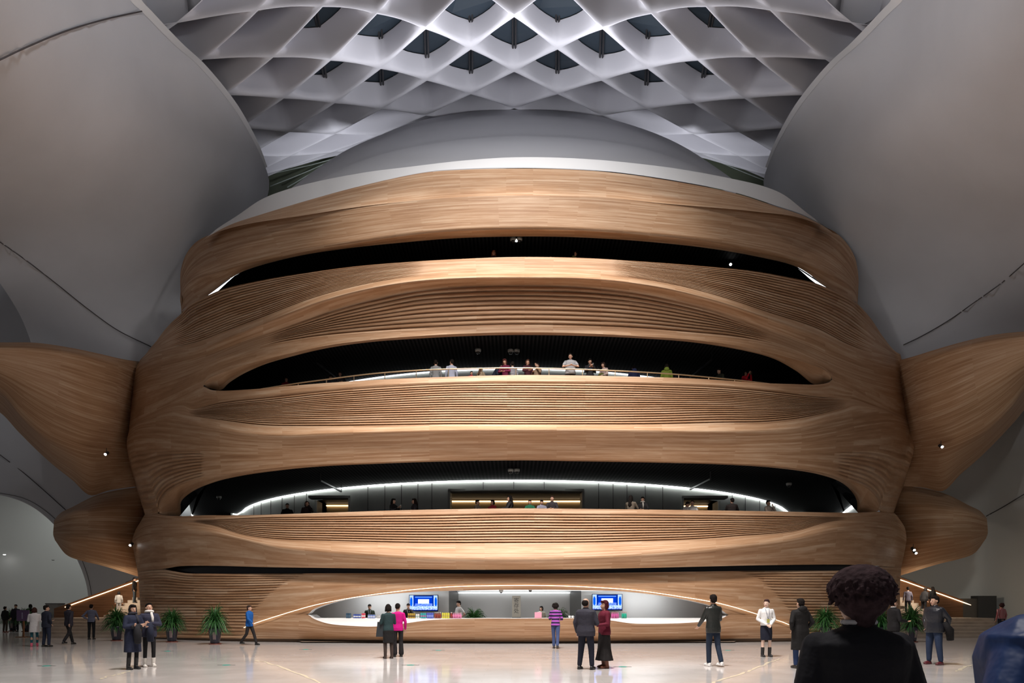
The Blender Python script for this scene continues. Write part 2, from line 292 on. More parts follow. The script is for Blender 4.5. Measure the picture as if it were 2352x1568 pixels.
# lower balcony band
r15 = rail([(333,1180),(345,1180),(358,1178),(366,1180),(380,1183),(416,1185),(467,1183),(556,1183),(750,1177),(900,1172),(1034,1169),(1185,1167),(1331,1168),(1500,1170),(1650,1172),(1778,1174),(1969,1177),(2012,1175),(2030,1175),(2042,1176),(2052,1176)], [(0,.35),(500,.3),(700,.0),(850,.1)], 4.5)
r16 = rail([(326,1192),(345,1190),(380,1191),(471,1194),(573,1190),(796,1186),(1000,1183),(1185,1180),(1331,1181),(1475,1182),(1650,1184),(1815,1186),(1943,1187),(2020,1186),(2050,1184),(2062,1186)], [(0,.2),(500,.2),(700,.0),(850,.1)], 4.5)
r17 = rail([(308,1225),(330,1205),(380,1198),(440,1199),(493,1207),(557,1228),(637,1240),(765,1245),(892,1249),(1000,1251),(1185,1251),(1331,1250),(1475,1246),(1600,1241),(1688,1234),(1815,1222),(1900,1199),(1960,1193),(2020,1195),(2060,1203),(2080,1218)], [(0,-.45),(500,-.3),(700,.0),(850,.1)], 4.5)
r18 = rail([(304,1245),(325,1232),(360,1226),(400,1224),(480,1224),(556,1238),(637,1256),(765,1268),(892,1277),(1000,1282),(1185,1284),(1331,1281),(1475,1274),(1600,1265),(1688,1256),(1815,1240),(1900,1222),(1960,1216),(2020,1219),(2060,1228),(2082,1240)], [(0,-.9),(500,-.75),(700,-.5),(850,.1)], 4.5)
r19 = rail([(316,1312),(345,1308),(376,1306),(413,1300),(495,1299),(607,1302),(750,1304),(900,1306),(1083,1308),(1185,1308),(1331,1307),(1475,1304),(1688,1299),(1800,1297),(1905,1296),(1975,1297),(2015,1299),(2045,1301),(2070,1304)], [(0,-.2),(500,-.15),(850,.1)], 4.5)
def maskD(x, y): return smooth01((x - 440) / 40) * smooth01((1945 - x) / 40)
b4 = empty('balcony_parapet'); tag(b4, 'lowest timber balcony, widely ribbed above a smooth bulging apron', 'balcony')
band('timber_cladding', [r15, r16, r17, r18, r19], WOOD, b4, rows=8, ribs=[(1, 2, 11, .12, maskD)], uvoff=47)
# base wall with the reception opening
SHB = [(0,.1),(500,.15),(850,.1)]
r20 = rail([(316,1312),(345,1308),(376,1307),(403,1312),(429,1316),(492,1317),(600,1317),(750,1316),(900,1316),(1083,1317),(1185,1317),(1331,1316),(1475,1314),(1688,1311),(1858,1310),(1960,1309),(2000,1305),(2015,1300),(2045,1301),(2070,1304)], SHB, 4.5)
r21 = rail([(320,1360),(400,1362),(500,1364),(600,1362),(700,1357),(800,1352),(900,1346),(1000,1341),(1185,1338),(1338,1340),(1450,1344),(1550,1350),(1650,1356),(1750,1360),(1850,1362),(1960,1362),(2067,1358)], [(0,-.25),(400,-.1),(700,.1),(850,.1)], 4.5)
r22 = rail([(323,1414),(400,1414),(500,1413),(600,1412),(660,1411),(700,1411),(709,1409),(718,1400),(751,1387),(799,1375),(870,1366),(942,1360),(1040,1356),(1185,1354),(1338,1355),(1433,1358),(1529,1369),(1600,1382),(1650,1396),(1666,1407),(1672,1411),(1720,1412),(1800,1413),(1900,1414),(2068,1412)], [(0,-.1),(300,-.05),(500,.05),(850,.1)], 4.5)
r23 = rail([(323,1414),(400,1414),(500,1413),(600,1412),(660,1411),(700,1411),(709,1412),(718,1419),(751,1431),(810,1437),(870,1438),(930,1431),(985,1424),(1085,1420),(1185,1420),(1338,1420),(1400,1424),(1450,1431),(1505,1432),(1576,1430),(1640,1424),(1664,1417),(1672,1412),(1720,1412),(1800,1413),(1900,1414),(2068,1412)], [(0,-.45),(300,-.4),(500,-.1),(560,.05),(850,.1)], 4.5)
r23b = rail([(323,1438),(400,1438),(500,1440),(600,1442),(700,1446),(800,1450),(900,1452),(1000,1450),(1185,1448),(1338,1448),(1450,1450),(1600,1448),(1700,1444),(1800,1441),(1900,1440),(2068,1438)], [(0,-.22),(300,-.18),(500,.0),(560,.05),(850,.1)], 4.5)
r24 = rail([(326,1463),(400,1464),(500,1465),(600,1466),(700,1467),(800,1469),(900,1470),(1000,1472),(1185,1473),(1338,1472),(1450,1470),(1600,1468),(1700,1466),(1800,1465),(1900,1464),(2068,1460)], [(0,.42),(500,.38),(620,.15),(850,.1)], 4.5)
def maskF(x, y):
    l = np.interp(y, [1317, 1340, 1365, 1400, 1440, 1470], [700, 655, 620, 588, 566, 556]); r = np.interp(y, [1312, 1330, 1360, 1400, 1440, 1470], [1700, 1742, 1775, 1808, 1830, 1840])
    return smooth01((l - x) / 12) * (x < MX) + smooth01((x - r) / 12) * (x >= MX)
base = empty('wall_front'); tag(base, kind='structure')
band('base_cladding', [r20, r21, r22], WOOD, base, rows=8, ribs=[(0, 1, 8, .06, maskF), (1, 2, 8, .06, maskF)], uvoff=61)
desk = empty('reception_counter'); tag(desk, 'long reception counter with curved timber front and white top under the balconies', 'counter')
band('counter_front', [r23, r23b, r24], WOOD, desk, rows=8, ribs=[(0, 1, 4, .06, maskF), (1, 2, 3, .06, maskF)], uvoff=67)
# white rounded lining of the opening and the counter top
def inset(g, dd, flat=None, x0=None, x1=None):
    h = g.copy()
    if x0 is not None: h = h[(h[:, 0] > x0) & (h[:, 0] < x1)]
    z = (HY - h[:, 1]) / F_PX * h[:, 2]; h2 = h.copy(); x = (h[:, 0] - CX) / F_PX * h[:, 2]
    h2[:, 2] += dd
    if flat is not None: z = np.maximum(z, flat - EYE) if dd < 1 else np.full_like(z, flat - EYE)
    h2[:, 1] = HY - z / h2[:, 2] * F_PX; h2[:, 0] = CX + x / h2[:, 2] * F_PX
    return h, h2
def two(name, a, b, m, parent, rows=1):
    A, B = w3(a), w3(b); n = len(A); vs = []; fs = []
    for j in range(rows + 1): vs += list(A + (B - A) * j / rows)
    for j in range(rows):
        for i in range(n - 1): fs.append((j * n + i, (j + 1) * n + i, (j + 1) * n + i + 1, j * n + i + 1))
    return mk(name, vs, fs, m, parent, True)
a, b = inset(r23, .35, 1.0, 702, 1673); two('counter_top', a, b, WHITE, desk)
b2_, c = inset(b, .9, 1.005); two('counter_top_back', b, c, WHITE, desk)
a, b = inset(r22, .45, None, 702, 1673); two('opening_lining', a, b, WHITE, base)
# recessed plinth below the front
a, b = inset(r24, .18); pl = a.copy(); W = w3(b); W2 = W.copy(); W2[:, 2] = 0.0; A = w3(a)
n = len(W); mk('plinth', list(A) + list(W) + list(W2), [(i, n + i, n + i + 1, i + 1) for i in range(n - 1)] + [(n + i, 2 * n + i, 2 * n + i + 1, n + i + 1) for i in range(n - 1)], mat('plinth_bronze', (0.24, 0.15, 0.09), 0.4), base, False)
# near-black sheet set back in the open slot between base and lowest balcony
a, b = inset(r19, .5, None, 368, 2022); W = w3(b)
top = W.copy(); top[:, 2] += .15; bot = W.copy(); bot[:, 2] -= .45; n = len(W)
sg = mk('slot_sheet', list(top) + list(bot), [(i, n + i, n + i + 1, i + 1) for i in range(n - 1)], mat('slot_dark', (0.012, 0.012, 0.013), 0.25), base)
# led line following the arch of the base
led = rail([(560,1441),(582,1432),(680,1401),(728,1388),(799,1374),(894,1360),(990,1350),(1061,1346),(1185,1344),(1240,1344),(1338,1347),(1457,1355),(1552,1368),(1660,1387),(1739,1410),(1806,1431),(1812,1434)], [(0,-.27),(400,-.13),(700,.02),(850,.02)], 4.5, n=40, wrap=False)
Wl = w3(led); mb = MB(); mb.tube([tuple(p) for p in Wl], 0.011, 6)
tag(mb.build('led_strip', LEDWARM), 'thin warm light line arching around the reception opening', 'light strip')
# ---------------------------------------------------------------- shells, dome, lattice, wings
def rail3(pts, n=60):
    c = crom(pts, 12); s = np.concatenate([[0], np.cumsum(np.linalg.norm(np.diff(c[:, :2], axis=0), axis=1))]); u = np.linspace(0, s[-1], n + 1)
    return np.stack([np.interp(u, s, c[:, k]) for k in range(3)], 1)
def sheet(name, rails, m, parent=None, rows=6, crease=(), n=60, world=False):
    G = np.stack([rail3(r, n) for r in rails])
    k = len(rails); V = np.linspace(0, k - 1, (k - 1) * rows + 1); cuts = [0] + list(crease) + [k - 1]; out = np.zeros((len(V), n + 1, 3))
    for a, b in zip(cuts[:-1], cuts[1:]):
        sel = (V >= a) & (V <= b); out[sel] = pchip(np.arange(a, b + 1), G[a:b + 1], V[sel])
    W = w3(out); nr, nc = W.shape[:2]; idx = np.arange(nr * nc).reshape(nr, nc)
    arc = np.concatenate([[0], np.cumsum(np.linalg.norm(np.diff(W[nr // 2], axis=0), axis=1))]); dv = np.concatenate([[0], np.cumsum(np.linalg.norm(np.diff(W[:, nc // 2], axis=0), axis=1))])
    uv = np.stack(np.broadcast_arrays(arc[None, :], dv[:, None]), -1).reshape(-1, 2)
    F = np.stack([idx[:-1, :-1], idx[1:, :-1], idx[1:, 1:], idx[:-1, 1:]], -1).reshape(-1, 4)
    return mk(name, W.reshape(-1, 3), F.tolist(), m, parent, True, uv), out
def seam(grid, pts, parent, r=0.024, m=None):
    g = grid.reshape(-1, 3); c = crom(pts, 10); out = []
    for x, y in c:
        d = np.hypot(g[:, 0] - x, g[:, 1] - y) + 1e-3; i = np.argsort(d)[:4]; D = np.sum(g[i, 2] / d[i]) / np.sum(1 / d[i]); out.append(P(x, y, D - 0.07))
    MB().tube(out, r, 5).build('seam', m or SEAM, parent, True)
def MR(pts, c=2372.0): return [(c - p[0],) + tuple(p[1:]) for p in pts]
SH = [[(270,-60,24.5),(300,2,25.5),(325,26,26),(400,102,27.5),(453,148,28.5),(526,233,30.5),(564,291,32),(591,341,33.5),(610,385,35),(618,412,36),(617,440,36.5),(605,480,37),(585,560,37),(560,700,37),(530,850,37),(500,1000,37)],
      [(240,-70,24),(300,60,25.6),(400,190,28),(480,290,30.3),(540,380,32.5),(565,440,34),(555,520,35),(530,640,35.5),(500,760,35.5),(470,900,36),(450,1000,36)],
      [(130,-80,21.5),(220,110,24),(330,300,27.3),(410,430,30.5),(430,560,33),(410,680,34.3),(390,800,34.8),(380,1000,35)],
      [(-40,-100,17.5),(50,150,21),(140,380,25.5),(200,560,30),(215,700,32.5),(225,820,33.6),(235,1000,34.2)],
      [(-300,-150,13),(-250,150,17),(-160,400,23),(-60,570,28),(0,650,30),(45,722,31.8),(70,783,33),(90,860,33.8),(110,1000,34.5)]]
wl, gl = sheet('wall_left', SH, PLASTER, rows=7); tag(wl, kind='structure')
SHR = [MR(r) for r in SH]
SHR[4] = [(2680,-150,13),(2640,150,17),(2600,400,21),(2540,570,25),(2480,700,28.5),(2430,800,31.5),(2380,880,33),(2340,940,34),(2300,1000,34.5)]
wr, gr = sheet('wall_right', SHR, PLASTER, rows=7); tag(wr, kind='structure')
seam(gl, [(-20,147),(60,109),(150,72),(240,45),(326,26)], wl)
seam(gl, [(-5,552),(60,598),(130,652),(200,708),(270,758),(347,796)], wl)
seam(gr, [(2360,598),(2300,650),(2240,693),(2180,735),(2120,770),(2075,792)], wr)
# white trim strip along the edge of each shell
def trimstrip(name, mirror, extra=0):
    a = [(p[0], p[1], p[2] - .02) for p in SH[0][:9]]; b = [(p[0] + max(3, 28 - (i * 3)), p[1] - 2, p[2] + .35) for i, p in enumerate(a)]
    if mirror: a, b = MR(a), MR(b)
    o, _ = sheet(name, [a, b], CAPW, rows=1); tag(o, kind='structure')
trimstrip('trim_1', False); trimstrip('trim_2', True)
DK = mat('dark_deck', (0.16, 0.15, 0.15), 0.7)  # plain dark grey for the roof deck
o, _ = sheet('wall_side', [[(-300,560,38),(-100,560,38),(160,600,38)], [(-300,900,38),(-100,900,38),(160,900,38)]], PLASTER, rows=3, n=8); tag(o, kind='structure')
# grey dome shell behind the timber drum
DOME = mat('dome_plaster', (0.60, 0.60, 0.62), 0.5)
dome = empty('wall_back'); tag(dome, kind='structure')
t0 = [(630,462,34),(664,436,34.5),(721,392,35.5),(797,344,36.8),(874,310,37.8),(950,281,38.6),(1065,259,39.3),(1185,251,39.5),(1300,257,39.3),(1383,269,38.8),(1494,302,38),(1571,337,37.2),(1647,386,36),(1682,411,35.2),(1715,436,34.5)]
t1 = [(632,464,33.8),(668,440,34.2),(726,398,35),(800,352,36),(876,320,36.9),(952,293,37.6),(1065,273,38.1),(1185,266,38.2),(1300,271,38.1),(1383,282,37.7),(1494,313,37),(1571,346,36.3),(1645,391,35.4),(1680,416,34.8),(1712,440,34.3)]
t2 = [(634,468,33.6),(690,436,33.9),(745,403,34.4),(850,358,35.4),(950,333,36.2),(1065,316,36.8),(1185,308,37),(1330,314,36.8),(1420,325,36.4),(1500,343,35.9),(1580,372,35.2),(1640,402,34.7),(1690,430,34.3)]
t2b = [(p[0], p[1] + 5, p[2] - .5) for p in t2]
t3 = [(640,480,32.6),(720,452,32.6),(800,430,32.8),(940,405,33.3),(1060,392,33.6),(1185,386,33.7),(1330,390,33.6),(1450,398,33.4),(1560,412,33.1),(1640,428,32.8),(1690,450,32.6)]
sheet('dome_shell', [t0, t1, t2, t2b, t3], DOME, dome, rows=5, crease=(1, 3), n=80)
o, go = sheet('fascia', [[(480,330,44),(700,240,45),(1000,170,46),(1185,150,46),(1400,170,46),(1650,230,45),(1900,330,44)], [(480,560,41),(800,420,42),(1185,330,42.5),(1550,400,42),(1900,560,41)]], OLIVE, dome, rows=6)
GL2 = mat('glass_edge', (0.35, 0.40, 0.36), 0.3)
for pts in ([(620,428),(700,396),(800,352),(900,312),(1000,280),(1090,262),(1185,250)], [(660,430),(760,372),(880,312),(980,278),(1080,256)], [(1185,247),(1290,258),(1390,276),(1500,312),(1600,350),(1700,392),(1755,414)], [(1290,258),(1400,268),(1500,296),(1600,336),(1680,362),(1755,378)], [(1185,247),(1100,250),(1000,272),(880,318),(760,366),(630,398)]):
    seam(go - np.array([0, 0, 1.2]), pts, dome, 0.03, GL2)
# ---- ceiling lattice of rounded diamond coffers
obs = {(0,0):(1180,8),(1,1):(1290,107),(-1,1):(1075,110),(0,2):(1180,182),(2,2):(1383,196),(-2,2):(979,203),(1,3):(1280,231),(-1,3):(1080,233),(3,3):(1490,250),(-3,3):(870,255),(2,0):(1395,36),(-2,0):(970,44),(3,1):(1494,153),(-3,1):(866,161),(4,2):(1596,237),(-4,2):(767,250),(4,0):(1609,138),(-4,0):(753,148),
       (5,1):(1720,249),(-5,1):(642,256),(4,4):(1598,294),(-4,4):(770,300),(5,3):(1701,306),(-5,3):(665,312),(3,-1):(1494,-6),(-3,-1):(866,0),(5,-1):(1724,147),(-5,-1):(642,165),(5,-3):(1758,50),(-5,-3):(600,60),(6,-2):(1905,98),(-6,-2):(455,110),(6,0):(1850,195),(-6,0):(516,215),(4,-2):(1632,0),(-4,-2):(725,8),
       (0,4):(1180,254),(2,4):(1392,264),(-2,4):(970,268),(3,5):(1505,298),(-3,5):(860,305),(4,6):(1612,338),(-4,6):(755,345),(5,5):(1705,348),(-5,5):(665,355),(6,4):(1775,352),(-6,4):(592,362),(6,6):(1790,392),(-6,6):(580,402),(5,7):(1710,385),(-5,7):(660,392),(7,5):(1850,398),(-7,5):(520,408),(2,-2):(1400,-110),(-2,-2):(965,-104),(0,-2):(1180,-150),(0,6):(1180,290),(0,8):(1180,310),(4,8):(1620,372),(-4,8):(745,378),(6,8):(1800,430),(-6,8):(570,440)}
K = list(obs); uu = np.array([k[0] for k in K], float); vv = np.array([k[1] for k in K], float); PX = np.array([obs[k][0] - 1181 for k in K], float); PY = np.array([obs[k][1] for k in K], float)
def bas(u, v, odd):
    U = u / 6; Vn = (v - 2) / 5; e = [1, U**2, U**4]; cols = [a * b for a in e for b in (1, Vn, Vn**2, Vn**3)]
    return np.stack([np.asarray(c * (U if odd else 1) + 0 * U, float) for c in cols], -1)
cx_ = np.linalg.lstsq(np.vstack([bas(uu, vv, True), 0.3 * np.eye(12)]), np.concatenate([PX, np.zeros(12)]), rcond=None)[0]
cy_ = np.linalg.lstsq(np.vstack([bas(uu, vv, False), 0.3 * np.eye(12)]), np.concatenate([PY, np.zeros(12)]), rcond=None)[0]
def nodeW(u, v):
    u = np.atleast_1d(np.asarray(u, float)); v = np.atleast_1d(np.asarray(v, float))
    x = 1181 + bas(u, v, True) @ cx_; y = bas(u, v, False) @ cy_
    D = np.where(v < 0, 31.0 + 0.6 * v, np.where(v < 4, 31.0 + 2.1 * v, 39.4 + 0.55 * (v - 4)))
    return w3(np.stack([x, y, D], -1))
lat = empty('ceiling'); tag(lat, kind='structure')
mb = MB(); npane = 0; win = []
M = 24
for v in range(-4, 9):
    for u in range(-9, 10):
        if (u + v) % 2 == 0: continue
        # cell centre (u,v) odd parity: corners (u,v-1),(u+1,v),(u,v+1),(u-1,v)
        if abs(u) > (8 if v < 1 else 7): continue
        if v > 8 - 0.0: continue
        t = np.arange(M) / M * 4; s = np.floor(t).astype(int); f = t - s
        cu = np.array([0, 1, 0, -1]); cv = np.array([-1, 0, 1, 0])
        eu = cu[s] * (1 - f) + cu[(s + 1) % 4] * f; ev = cv[s] * (1 - f) + cv[(s + 1) % 4] * f
        def ring(sc, rd, up):
            # rounded diamond: blend of diamond and ellipse
            rr = np.hypot(eu, ev); a = (1 - rd) + rd * (0.80 / rr)
            W = nodeW(u + eu * sc * a, v + ev * sc * a); W[:, 2] += up; return W
        big = abs(u) >= 4
        glass = (v <= 2 and abs(u) <= 4); c0 = nodeW(u, v)[0]; H = (.95 if abs(u) <= 2 else 1.15) if glass else 1.7
        shift = np.array([0.0, 0, 0]) if not big else np.array([math.copysign(.5, u), 0, 0])
        rings = [ring(1.0, 0.0, 0.0), ring(0.975, 0.02, 0.0), ring(0.93, 0.10, 0.03), ring(0.89, 0.24, 0.13), ring(0.86, 0.34, 0.36), ring(0.83, 0.40, 0.66), ring(0.81, 0.42, H)]
        for i in range(4, 7): rings[i] = rings[i] + shift * (i - 3) / 3
        n = len(mb.v); fs = []
        for i in range(6):
            for k in range(M): fs.append((i * M + k, (i + 1) * M + k, (i + 1) * M + (k + 1) % M, i * M + (k + 1) % M))
        vs = np.vstack(rings)
        mb.add(vs, fs)
        top = rings[-1]
        if glass:
            npane += 1; q = empty('window_%d' % npane); tag(q, kind='structure')
            tt = top + np.array([0, 0, .04]); mk('window_pane', list(tt), [tuple(range(M))], GLASSP, q, False)
            zc = top[:, 2].mean() - .12; a, b = top[0], top[M // 2]
            m2 = MB()
            for dx in (-.07, .07): m2.tube([(a[0] + dx, a[1] - .15, a[2] - .1), (b[0] + dx, b[1] + .15, b[2] - .1)], 0.05, 6)
            m2.build('mullion', MULL, q)
        else: mb.add(list(top), [tuple(range(M))])
lo = mb.build('lattice', PLASTER2, lat, True)
bm = bmesh.new(); bm.from_mesh(lo.data); bmesh.ops.remove_doubles(bm, verts=bm.verts, dist=0.002); bm.to_mesh(lo.data); bm.free()
# roof deck above the coffers closes the hall
mk('roof_deck', [(-40, 5, 36), (40, 5, 36), (40, 70, 34), (-40, 70, 34)], [(0, 1, 2, 3)], DK, lat, False)
# ---- side balconies (timber wings)
WG = [[(-80,784,26.5),(0,786,27),(83,787,27.8),(166,799,28.8),(228,812,29.8),(280,824,31.5),(320,830,33.8),(370,832,36)],
      [(-80,797,25.8),(0,800,26.4),(83,803,27.2),(166,815,28.2),(228,832,29.4),(280,848,31.2),(320,866,33.9),(370,880,36)],
      [(-80,826,26.2),(0,846,26.8),(100,888,27.8),(190,925,29.0),(260,945,30.8),(310,958,34),(370,960,36)],
      [(-80,862,27.5),(0,897,28),(50,955,28.8),(104,1000,29.6),(160,1025,30.4),(199,1036,31.2),(250,1041,32.6),(300,1042,34.4),(370,1040,36.5)],
      [(-80,905,30),(0,947,31),(41,990,31.6),(83,1032,32.2),(124,1069,32.8),(166,1102,33.4),(207,1137,34),(249,1126,34.4),(315,1116,35),(370,1108,37)]]
def mirw(r, c=2372, dy=-26): return [(c - x, y + dy * (1 - min(1, max(0, x) / 330)), D) for x, y, D in r]
for k, (fn, lab) in enumerate((((lambda r: r), 'broad timber balcony wing reaching out of the drum at the left'), (mirw, 'broad timber balcony wing reaching out of the drum at the right'))):
    s_ = empty('side_balcony'); tag(s_, lab, 'balcony', 'upper side balconies')
    sheet('timber_cladding', [fn(r) for r in WG], WOOD, s_, rows=7, crease=(3,))
LW = [[(124,1194,35.4),(140,1177,35.3),(166,1164,35.2),(216,1139,35.2),(260,1127,35.3),(320,1118,35.6),(370,1110,37)],
      [(124,1198,34.2),(150,1187,33.4),(182,1181,33.1),(240,1176,33.2),(310,1177,34.6),(370,1177,37)],
      [(122,1225,34.6),(145,1225,33.6),(182,1225,33.0),(240,1229,33.0),(305,1233,34.6),(370,1235,37)],
      [(126,1240,35.2),(153,1274,35),(190,1288,35),(228,1297,35),(280,1312,35.3),(319,1324,35.8),(370,1335,37)]]
for fn, lab in (((lambda r: r), 'low rounded timber balcony pod beneath the left wing'), ((lambda r: [(2391 - x, y - 4, D) for x, y, D in r]), 'low rounded timber balcony pod beneath the right wing')):
    s_ = empty('side_balcony'); tag(s_, lab, 'balcony', 'lower side balconies')
    sheet('timber_cladding', [fn(r) for r in LW], WOOD, s_, rows=7)
# ---- white walls under the wings
def fl(D): return HY + EYE * F_PX / D
arch = [(-80,1128,40),(0,1136,40),(60,1155,40),(110,1190,40),(150,1235,40),(180,1290,40),(198,1340,40),(205,1400,40),(206,fl(40),40)]
o, g1 = sheet('wall_left_lower', [[(-80,860,38.5),(60,875,38.5),(200,930,39),(340,1000,39.5),(430,1140,40),(445,1300,40),(445,fl(40),40)], arch], PLASTER, rows=5); tag(o, kind='structure')
seam(g1, [(0,1044),(50,1082),(100,1125),(152,1172)], o)
seam(g1, [(-20,1128),(60,1146),(115,1181),(158,1228),(188,1285),(206,1340),(213,1400),(214,1440)], o, .014)
o2, _ = sheet('arch_reveal', [arch, [(x, y + 1, D + 1.0) for x, y, D in arch]], PLASTER, o, rows=1)
o, _ = sheet('wall_left_inner', [[(-200,1000,44),(0,1000,46),(200,1000,47),(420,1000,47)], [(-200,fl(44),44),(0,fl(46),46),(200,fl(47),47),(420,fl(47),47)]], mat('pale_plaster', (0.72, 0.73, 0.71), 0.5), rows=4); tag(o, kind='structure')
o, g2 = sheet('wall_right_lower', [[(2040,1000,40),(2160,960,39.6),(2260,900,38.6),(2330,850,36.5),(2420,820,33),(2600,800,29)], [(2040,fl(40),40),(2160,fl(39.6),39.6),(2260,fl(38.6),38.6),(2330,fl(36.5),36.5),(2420,fl(33),33),(2600,fl(29),29)]], mat('pale_plaster2', (0.66, 0.67, 0.65), 0.5), rows=4); tag(o, kind='structure')
seam(g2, [(2265,1185),(2300,1166),(2330,1148),(2360,1130)], o)
# ---- floor
fm = bpy.data.materials.new('polished_stone'); fm.use_nodes = True; nt = fm.node_tree; N = nt.nodes.new; L = nt.links.new; b = nt.nodes['Principled BSDF']
tc = N('ShaderNodeTexCoord'); br = N('ShaderNodeTexBrick'); br.inputs['Scale'].default_value = 1; br.inputs['Brick Width'].default_value = 1.2; br.inputs['Row Height'].default_value = 0.6; br.inputs['Mortar Size'].default_value = 0.002
br.inputs['Color1'].default_value = (0.62, 0.595, 0.575, 1); br.inputs['Color2'].default_value = (0.68, 0.65, 0.63, 1); br.inputs['Mortar'].default_value = (0.5, 0.47, 0.45, 1)
n1 = N('ShaderNodeTexNoise'); n1.inputs['Scale'].default_value = 0.9; n1.inputs['Detail'].default_value = 6
mx = N('ShaderNodeMix'); mx.data_type = 'RGBA'; mx.blend_type = 'MULTIPLY'; mx.inputs[0].default_value = 1
rp = N('ShaderNodeValToRGB'); rp.color_ramp.elements[0].position = .3; rp.color_ramp.elements[0].color = (.88, .86, .85, 1); rp.color_ramp.elements[1].position = .7; rp.color_ramp.elements[1].color = (1.05, 1.03, 1.02, 1)
L(tc.outputs['Object'], br.inputs['Vector']); L(tc.outputs['Object'], n1.inputs['Vector']); L(n1.outputs['Fac'], rp.inputs['Fac']); L(br.outputs['Color'], mx.inputs[6]); L(rp.outputs['Color'], mx.inputs[7]); L(mx.outputs[2], b.inputs['Base Color'])
b.inputs['Roughness'].default_value = 0.10; b.inputs['Specular IOR Level'].default_value = 0.45
tag(mk('floor', [(-70, -8, 0), (70, -8, 0), (70, 75, 0), (-70, 75, 0)], [(0, 1, 2, 3)], fm, None, False), kind='structure')
# pale branching inlays in the floor
INL = mat('pale_inlay', (0.85, 0.76, 0.58), 0.2)
def inlay(pts, lab, wdt=0.042):
    rnd = random.Random(int(pts[0][0])); q = []
    for (x0, y0), (x1, y1) in zip(pts[:-1], pts[1:]):
        for k in range(5):
            t = k / 5; q.append((x0 + (x1 - x0) * t + rnd.uniform(-4, 4), y0 + (y1 - y0) * t + rnd.uniform(-1.2, 1.2)))
    q.append(pts[-1]); W = [P(x, y, EYE * F_PX / (y - HY)) for x, y in q]; vs = []; fs = []
    for i, p in enumerate(W):
        ww = wdt * rnd.uniform(.35, 1.1) * (0.4 if i in (0, len(W) - 1) else 1); d = W[min(i + 1, len(W) - 1)] - W[max(i - 1, 0)]; nrm = np.array([-d[1], d[0], 0]); nrm /= np.linalg.norm(nrm) + 1e-9
        vs += [(p[0] + nrm[0] * ww, p[1] + nrm[1] * ww, .003), (p[0] - nrm[0] * ww, p[1] - nrm[1] * ww, .003)]
        if i: fs.append((2 * i - 2, 2 * i - 1, 2 * i + 1, 2 * i))
    tag(mk('floor_inlay', vs, fs, INL, None, False), lab, 'floor inlay')
inlay([(585,1515),(605,1520),(640,1530),(690,1548),(720,1560),(760,1585)], 'jagged pale inlay running across the stone floor left of centre')
inlay([(1612,1580),(1650,1563),(1690,1550),(1725,1540),(1752,1527),(1790,1512)], 'jagged pale inlay in the floor at the feet of the hostess')
inlay([(2195,1543),(2215,1532),(2240,1524),(2262,1518)], 'short pale inlay in the floor beside the man in jeans', .05)
inlay([(225,1560),(250,1553),(275,1548),(298,1540)], 'short pale inlay in the floor by the woman in the navy coat', .04)
# small green floor markers
GRN = mat('green_marker', (0.02, 0.30, 0.24), 0.4); DKM = mat('marker_arm', (0.10, 0.10, 0.09), 0.5)
proto = None
for i, (x, y, lab) in enumerate([(385,1495,'behind the woman in white boots'),(520,1527,'on the open floor left of the pale inlay'),(107,1529,'nearest the left edge of the floor'),(702,1491,'near the counter front, left of the two women'),(943,1527,'just right of the two women'),(1007,1493,'before the left half of the counter'),(1430,1531,'beside the woman in the long skirt'),(1672,1493,'behind the man in white shoes')]):
    D = EYE * F_PX / (y - HY); p = P(x, y, D)
    if proto is None:
        r = empty('floor_marker', (p[0], p[1], 0)); MB().lathe([(.0, .001), (.10, .001), (.10, .008), (.0, .010)], n=16).build('disc', GRN, r)
        MB().box(-.22, -.10, -.02, .02, .001, .006).build('arm', DKM, r); MB().box(.10, .22, -.02, .02, .001, .006).build('arm', DKM, r); proto = r
    else:
        r = proto.copy(); COL.objects.link(r); r.location = (p[0], p[1], 0)
        for ch in proto.children:
            c = ch.copy(); c.parent = r; COL.objects.link(c)
    tag(r, 'small green floor marker ' + lab, 'floor marker', 'green floor markers')
# ---------------------------------------------------------------- interiors behind the balconies
DC = (0.15, 51.3); DR = 19.0
def arcp(px, r=DR):
    k = (px - CX) / F_PX; a = k * k + 1; b = -2 * (k * DC[0] + DC[1]); c = DC[0]**2 + DC[1]**2 - r * r; y = (-b - math.sqrt(max(0, b * b - 4 * a * c))) / (2 * a); return k * y, y
ceil_m = bpy.data.materials.new('black_slatted_ceiling'); ceil_m.use_nodes = True; nt = ceil_m.node_tree; N = nt.nodes.new; L = nt.links.new; b = nt.nodes['Principled BSDF']
tc = N('ShaderNodeTexCoord'); wv = N('ShaderNodeTexWave'); wv.bands_direction = 'X'; wv.inputs['Scale'].default_value = 1.9
rp = N('ShaderNodeValToRGB'); rp.color_ramp.elements[0].color = (.004, .004, .005, 1); rp.color_ramp.elements[0].position = .45; rp.color_ramp.elements[1].color = (.022, .022, .024, 1); rp.color_ramp.elements[1].position = .6
L(tc.outputs['Object'], wv.inputs['Vector']); L(wv.outputs['Fac'], rp.inputs['Fac']); L(rp.outputs['Color'], b.inputs['Base Color']); b.inputs['Roughness'].default_value = .8; b.inputs['Specular IOR Level'].default_value = .05
SLAB = mat('balcony_floor', (0.05, 0.045, 0.045), 0.4)
